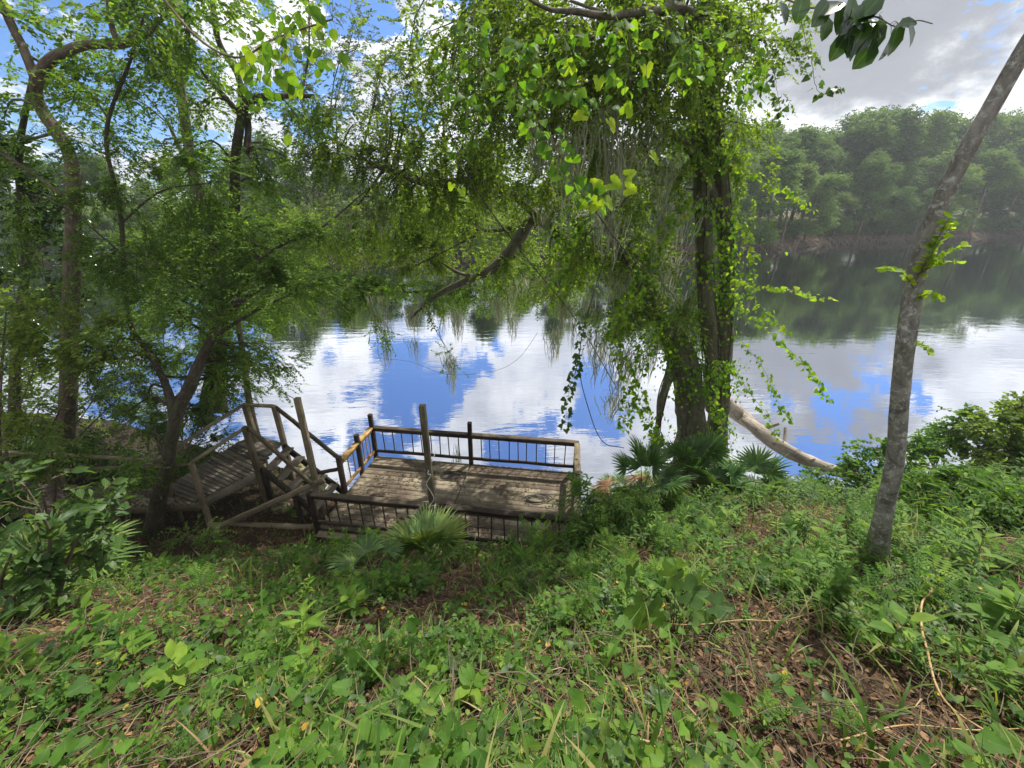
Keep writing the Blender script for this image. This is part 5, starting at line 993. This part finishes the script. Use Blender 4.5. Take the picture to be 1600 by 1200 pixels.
creepers(5000, 9, OVAL, .06, .26, 'olive', 'yellow-green narrow leaves among the creepers', 'narrow_leaved_weeds', (0, .7))
creepers(900, 6, ROUND, .035, .12, 'yellow', 'scattered yellow and orange leaves in the weeds', 'yellow_leaves', (0, 1))
# upright weeds
protos = [herb(300 + k, 1.0, [9, 8, 11, 12, 8, 9][k % 6], [LANCE, BIG, LANCE, OVAL, PINN, HEART][k % 6], [.24, .21, .2, .15, .36, .18][k % 6], [2, 2, 3, 3, 2, 2][k % 6], .007, .3, .45, (.2, .9)) for k in range(12)]
def plants(n, r1, hr, name, label, kinds, thr=0, tallmask=None, pw=1.1, leafm='weed'):
    x, y = scatter(n, .6, r1, 74, pw); d = density(x, y); ok = rng.random(len(x)) < d - thr; x, y = x[ok], y[ok]
    if tallmask is not None: ok = rng.random(len(x)) < tallmask(x, y); x, y = x[ok], y[ok]
    mb = MB(); n = len(x); P_ = pos(x, y); kk = rng.integers(0, len(kinds), n); rz = rng.uniform(0, 6.28, n); s = rng.uniform(*hr, n) * (1 + .1 * np.clip(x - 3, 0, 6) * np.clip(y - 2, 0, 1))
    for e, kd in enumerate(kinds):
        V = np.concatenate(protos[kd].V); A_ = np.concatenate(protos[kd].A); U_ = np.concatenate(protos[kd].U); m_ = np.where(kk == e)[0]; m = len(m_)
        if m == 0: continue
        c_, s_ = np.cos(rz[m_])[:, None], np.sin(rz[m_])[:, None]; W_ = np.stack([V[:, 0] * c_ - V[:, 1] * s_, V[:, 0] * s_ + V[:, 1] * c_, np.broadcast_to(V[:, 2], (m, len(V)))], -1) * s[m_][:, None, None]
        tl = rng.normal(0, .18, (m, 1, 2)); W_[..., :2] += tl * W_[..., 2:]; W_ += P_[m_][:, None]; base_ = mb.n; AA = np.clip(A_[None] + rng.uniform(-.3, .3, (m, 1)), 0, 1)
        mb.V.append(W_.reshape(-1, 3)); mb.A.append(AA.ravel()); mb.U.append(np.tile(U_, (m, 1))); mb.n += m * len(V)
        for f, im in zip(protos[kd].F, protos[kd].I):
            mb.F.append((f[None] + (np.arange(m) * len(V))[:, None, None]).reshape(-1, f.shape[1]) + base_); mb.I.append(np.tile(im, m))
    tag(mb.build(name, [M[leafm], M['twig']]), label, 'weeds', kind='stuff')
rightm = lambda x, y: np.clip(.35 + .22 * x, .16, 1) * np.clip((y - 1.6) * .5, 0, 1)
plants(4800, 10, (.08, .22), 'low_weeds', 'low leafy weeds between the creepers', list(range(12)))
plants(4200, 13, (.22, .5), 'tall_weeds', 'knee-high leafy weeds on the right side of the slope', [0, 2, 4, 6, 8, 10, 3], 0, rightm)
plants(1800, 10, (.12, .28), 'blue_green_weeds', 'darker blue-green broad-leaved weeds', [1, 5, 7, 3], .1, leafm='bush')
# grass
def grass(n, r1, L0, L1, name, label, mask=None, w_=.004, pw=1.0, mt='grass'):
    x, y = scatter(n, .45, r1, 74, pw); d = density(x, y) * .8 + .15; ok = rng.random(len(x)) < d * (1 if mask is None else mask(x, y)); x, y = x[ok], y[ok]; n = len(x); tuft = vnoise(x, y, 2.6) > -.12; x, y = x[tuft], y[tuft]; n = len(x)
    P_ = pos(x, y); L = rng.uniform(L0, L1, n); a = rng.uniform(0, 6.28, n); t_ = np.array([0, .3, .6, .85, 1.0]); out = L[:, None] * (t_ ** 2)[None] * rng.uniform(.3, .9, n)[:, None]; up = L[:, None] * (t_ - .45 * t_ ** 2.5)[None]
    q = P_[:, None] + np.stack([np.cos(a)[:, None] * out, np.sin(a)[:, None] * out, up], -1); o = np.stack([-np.sin(a), np.cos(a), np.zeros(n)], -1)[:, None] * (np.array([.5, 1, .9, .5, .05]) * w_)[None, :, None] * rng.uniform(.7, 2.0, (n, 1, 1))
    V = np.stack([q - o, q + o], 2).reshape(n, 10, 3); F = np.array([[2 * k, 2 * k + 1, 2 * k + 3, 2 * k + 2] for k in range(4)]); mb = MB(); mb.add(V.reshape(-1, 3), (F[None] + (np.arange(n) * 10)[:, None, None]).reshape(-1, 4), np.repeat(rng.random(n), 10))
    tag(mb.build(name, M[mt]), label, 'grass', kind='stuff')
grass(34000, 11, .1, .32, 'grass', 'thin arching grass blades among the weeds')
grass(12000, 10, .22, .55, 'tall_grass', 'long broad-bladed grass on the right side of the slope', lambda x, y: np.clip(.15 + .2 * x, .05, 1), .006)
M['strawleaf'] = leaf_mat('dry_straw', [(.14, .085, .04), (.24, .16, .08), (.36, .27, .15)], .2, (1.1, 1, .8), rough=.7)
grass(13000, 8, .1, .34, 'dry_grass', 'dry straw-coloured grass tangled through the weeds', None, .0022, 1.0, 'strawleaf')
# woodland floor and the deeper wood behind the far trees
mb = MB(); n_ = 60000; x = rng.uniform(-120, 190, n_); fs = np.interp(x, FAR[:, 0], FAR[:, 1]); y = fs + 3 + rng.exponential(14, n_); cen = np.column_stack([x, y, gz(x, y) + rng.random(n_) * 1.6]); sprays(mb, None, cen, .7, 3, OVAL_S, .35, .2, .5)
tag(mb.build('undergrowth', M['far']), 'green undergrowth under the trees of the far bank', 'undergrowth', kind='stuff')
mb = MB(); n_ = 52000; x = rng.uniform(-150, 260, n_); fs = np.interp(x, FAR[:, 0], FAR[:, 1]); y = fs + 14 + rng.random(n_) * 30 + np.clip(x, 0, 200) * .1
hh = np.interp(x, [-150, -20, 5, 25, 60, 260], [5, 6.2, 7, 11, 15, 19]) * (1 + .35 * vnoise(x, y, .16)) ; cen = np.column_stack([x, y, gz(x, y) + hh * rng.random(n_) ** .7]); sprays(mb, None, cen, 1.0, 5, OVAL_S, .42, .2, .45, vary=.8)
tag(mb.build('woodland', M['far']), 'deep wood massed behind the far trees', 'woodland', kind='stuff')

# ------------------------------------------------------------------ river haze
hz, t = mat('river_haze'); v = t.new('ShaderNodeVolumePrincipled'); v.inputs['Color'].default_value = (.86, .93, 1, 1); v.inputs['Density'].default_value = .0006; v.inputs['Anisotropy'].default_value = .3
o_ = t.new('ShaderNodeOutputMaterial'); t.l.new(v.outputs[0], o_.inputs[1])
mb = MB(); x0, x1, y0, y1, z0, z1 = -720, 780, -80, 1520, -3, 36
mb.add([(x0, y0, z0), (x1, y0, z0), (x1, y1, z0), (x0, y1, z0), (x0, y0, z1), (x1, y0, z1), (x1, y1, z1), (x0, y1, z1)], [[0, 3, 2, 1], [4, 5, 6, 7], [0, 1, 5, 4], [1, 2, 6, 5], [2, 3, 7, 6], [3, 0, 4, 7]])
o_ = mb.build('haze', hz); o_['kind'] = 'stuff'
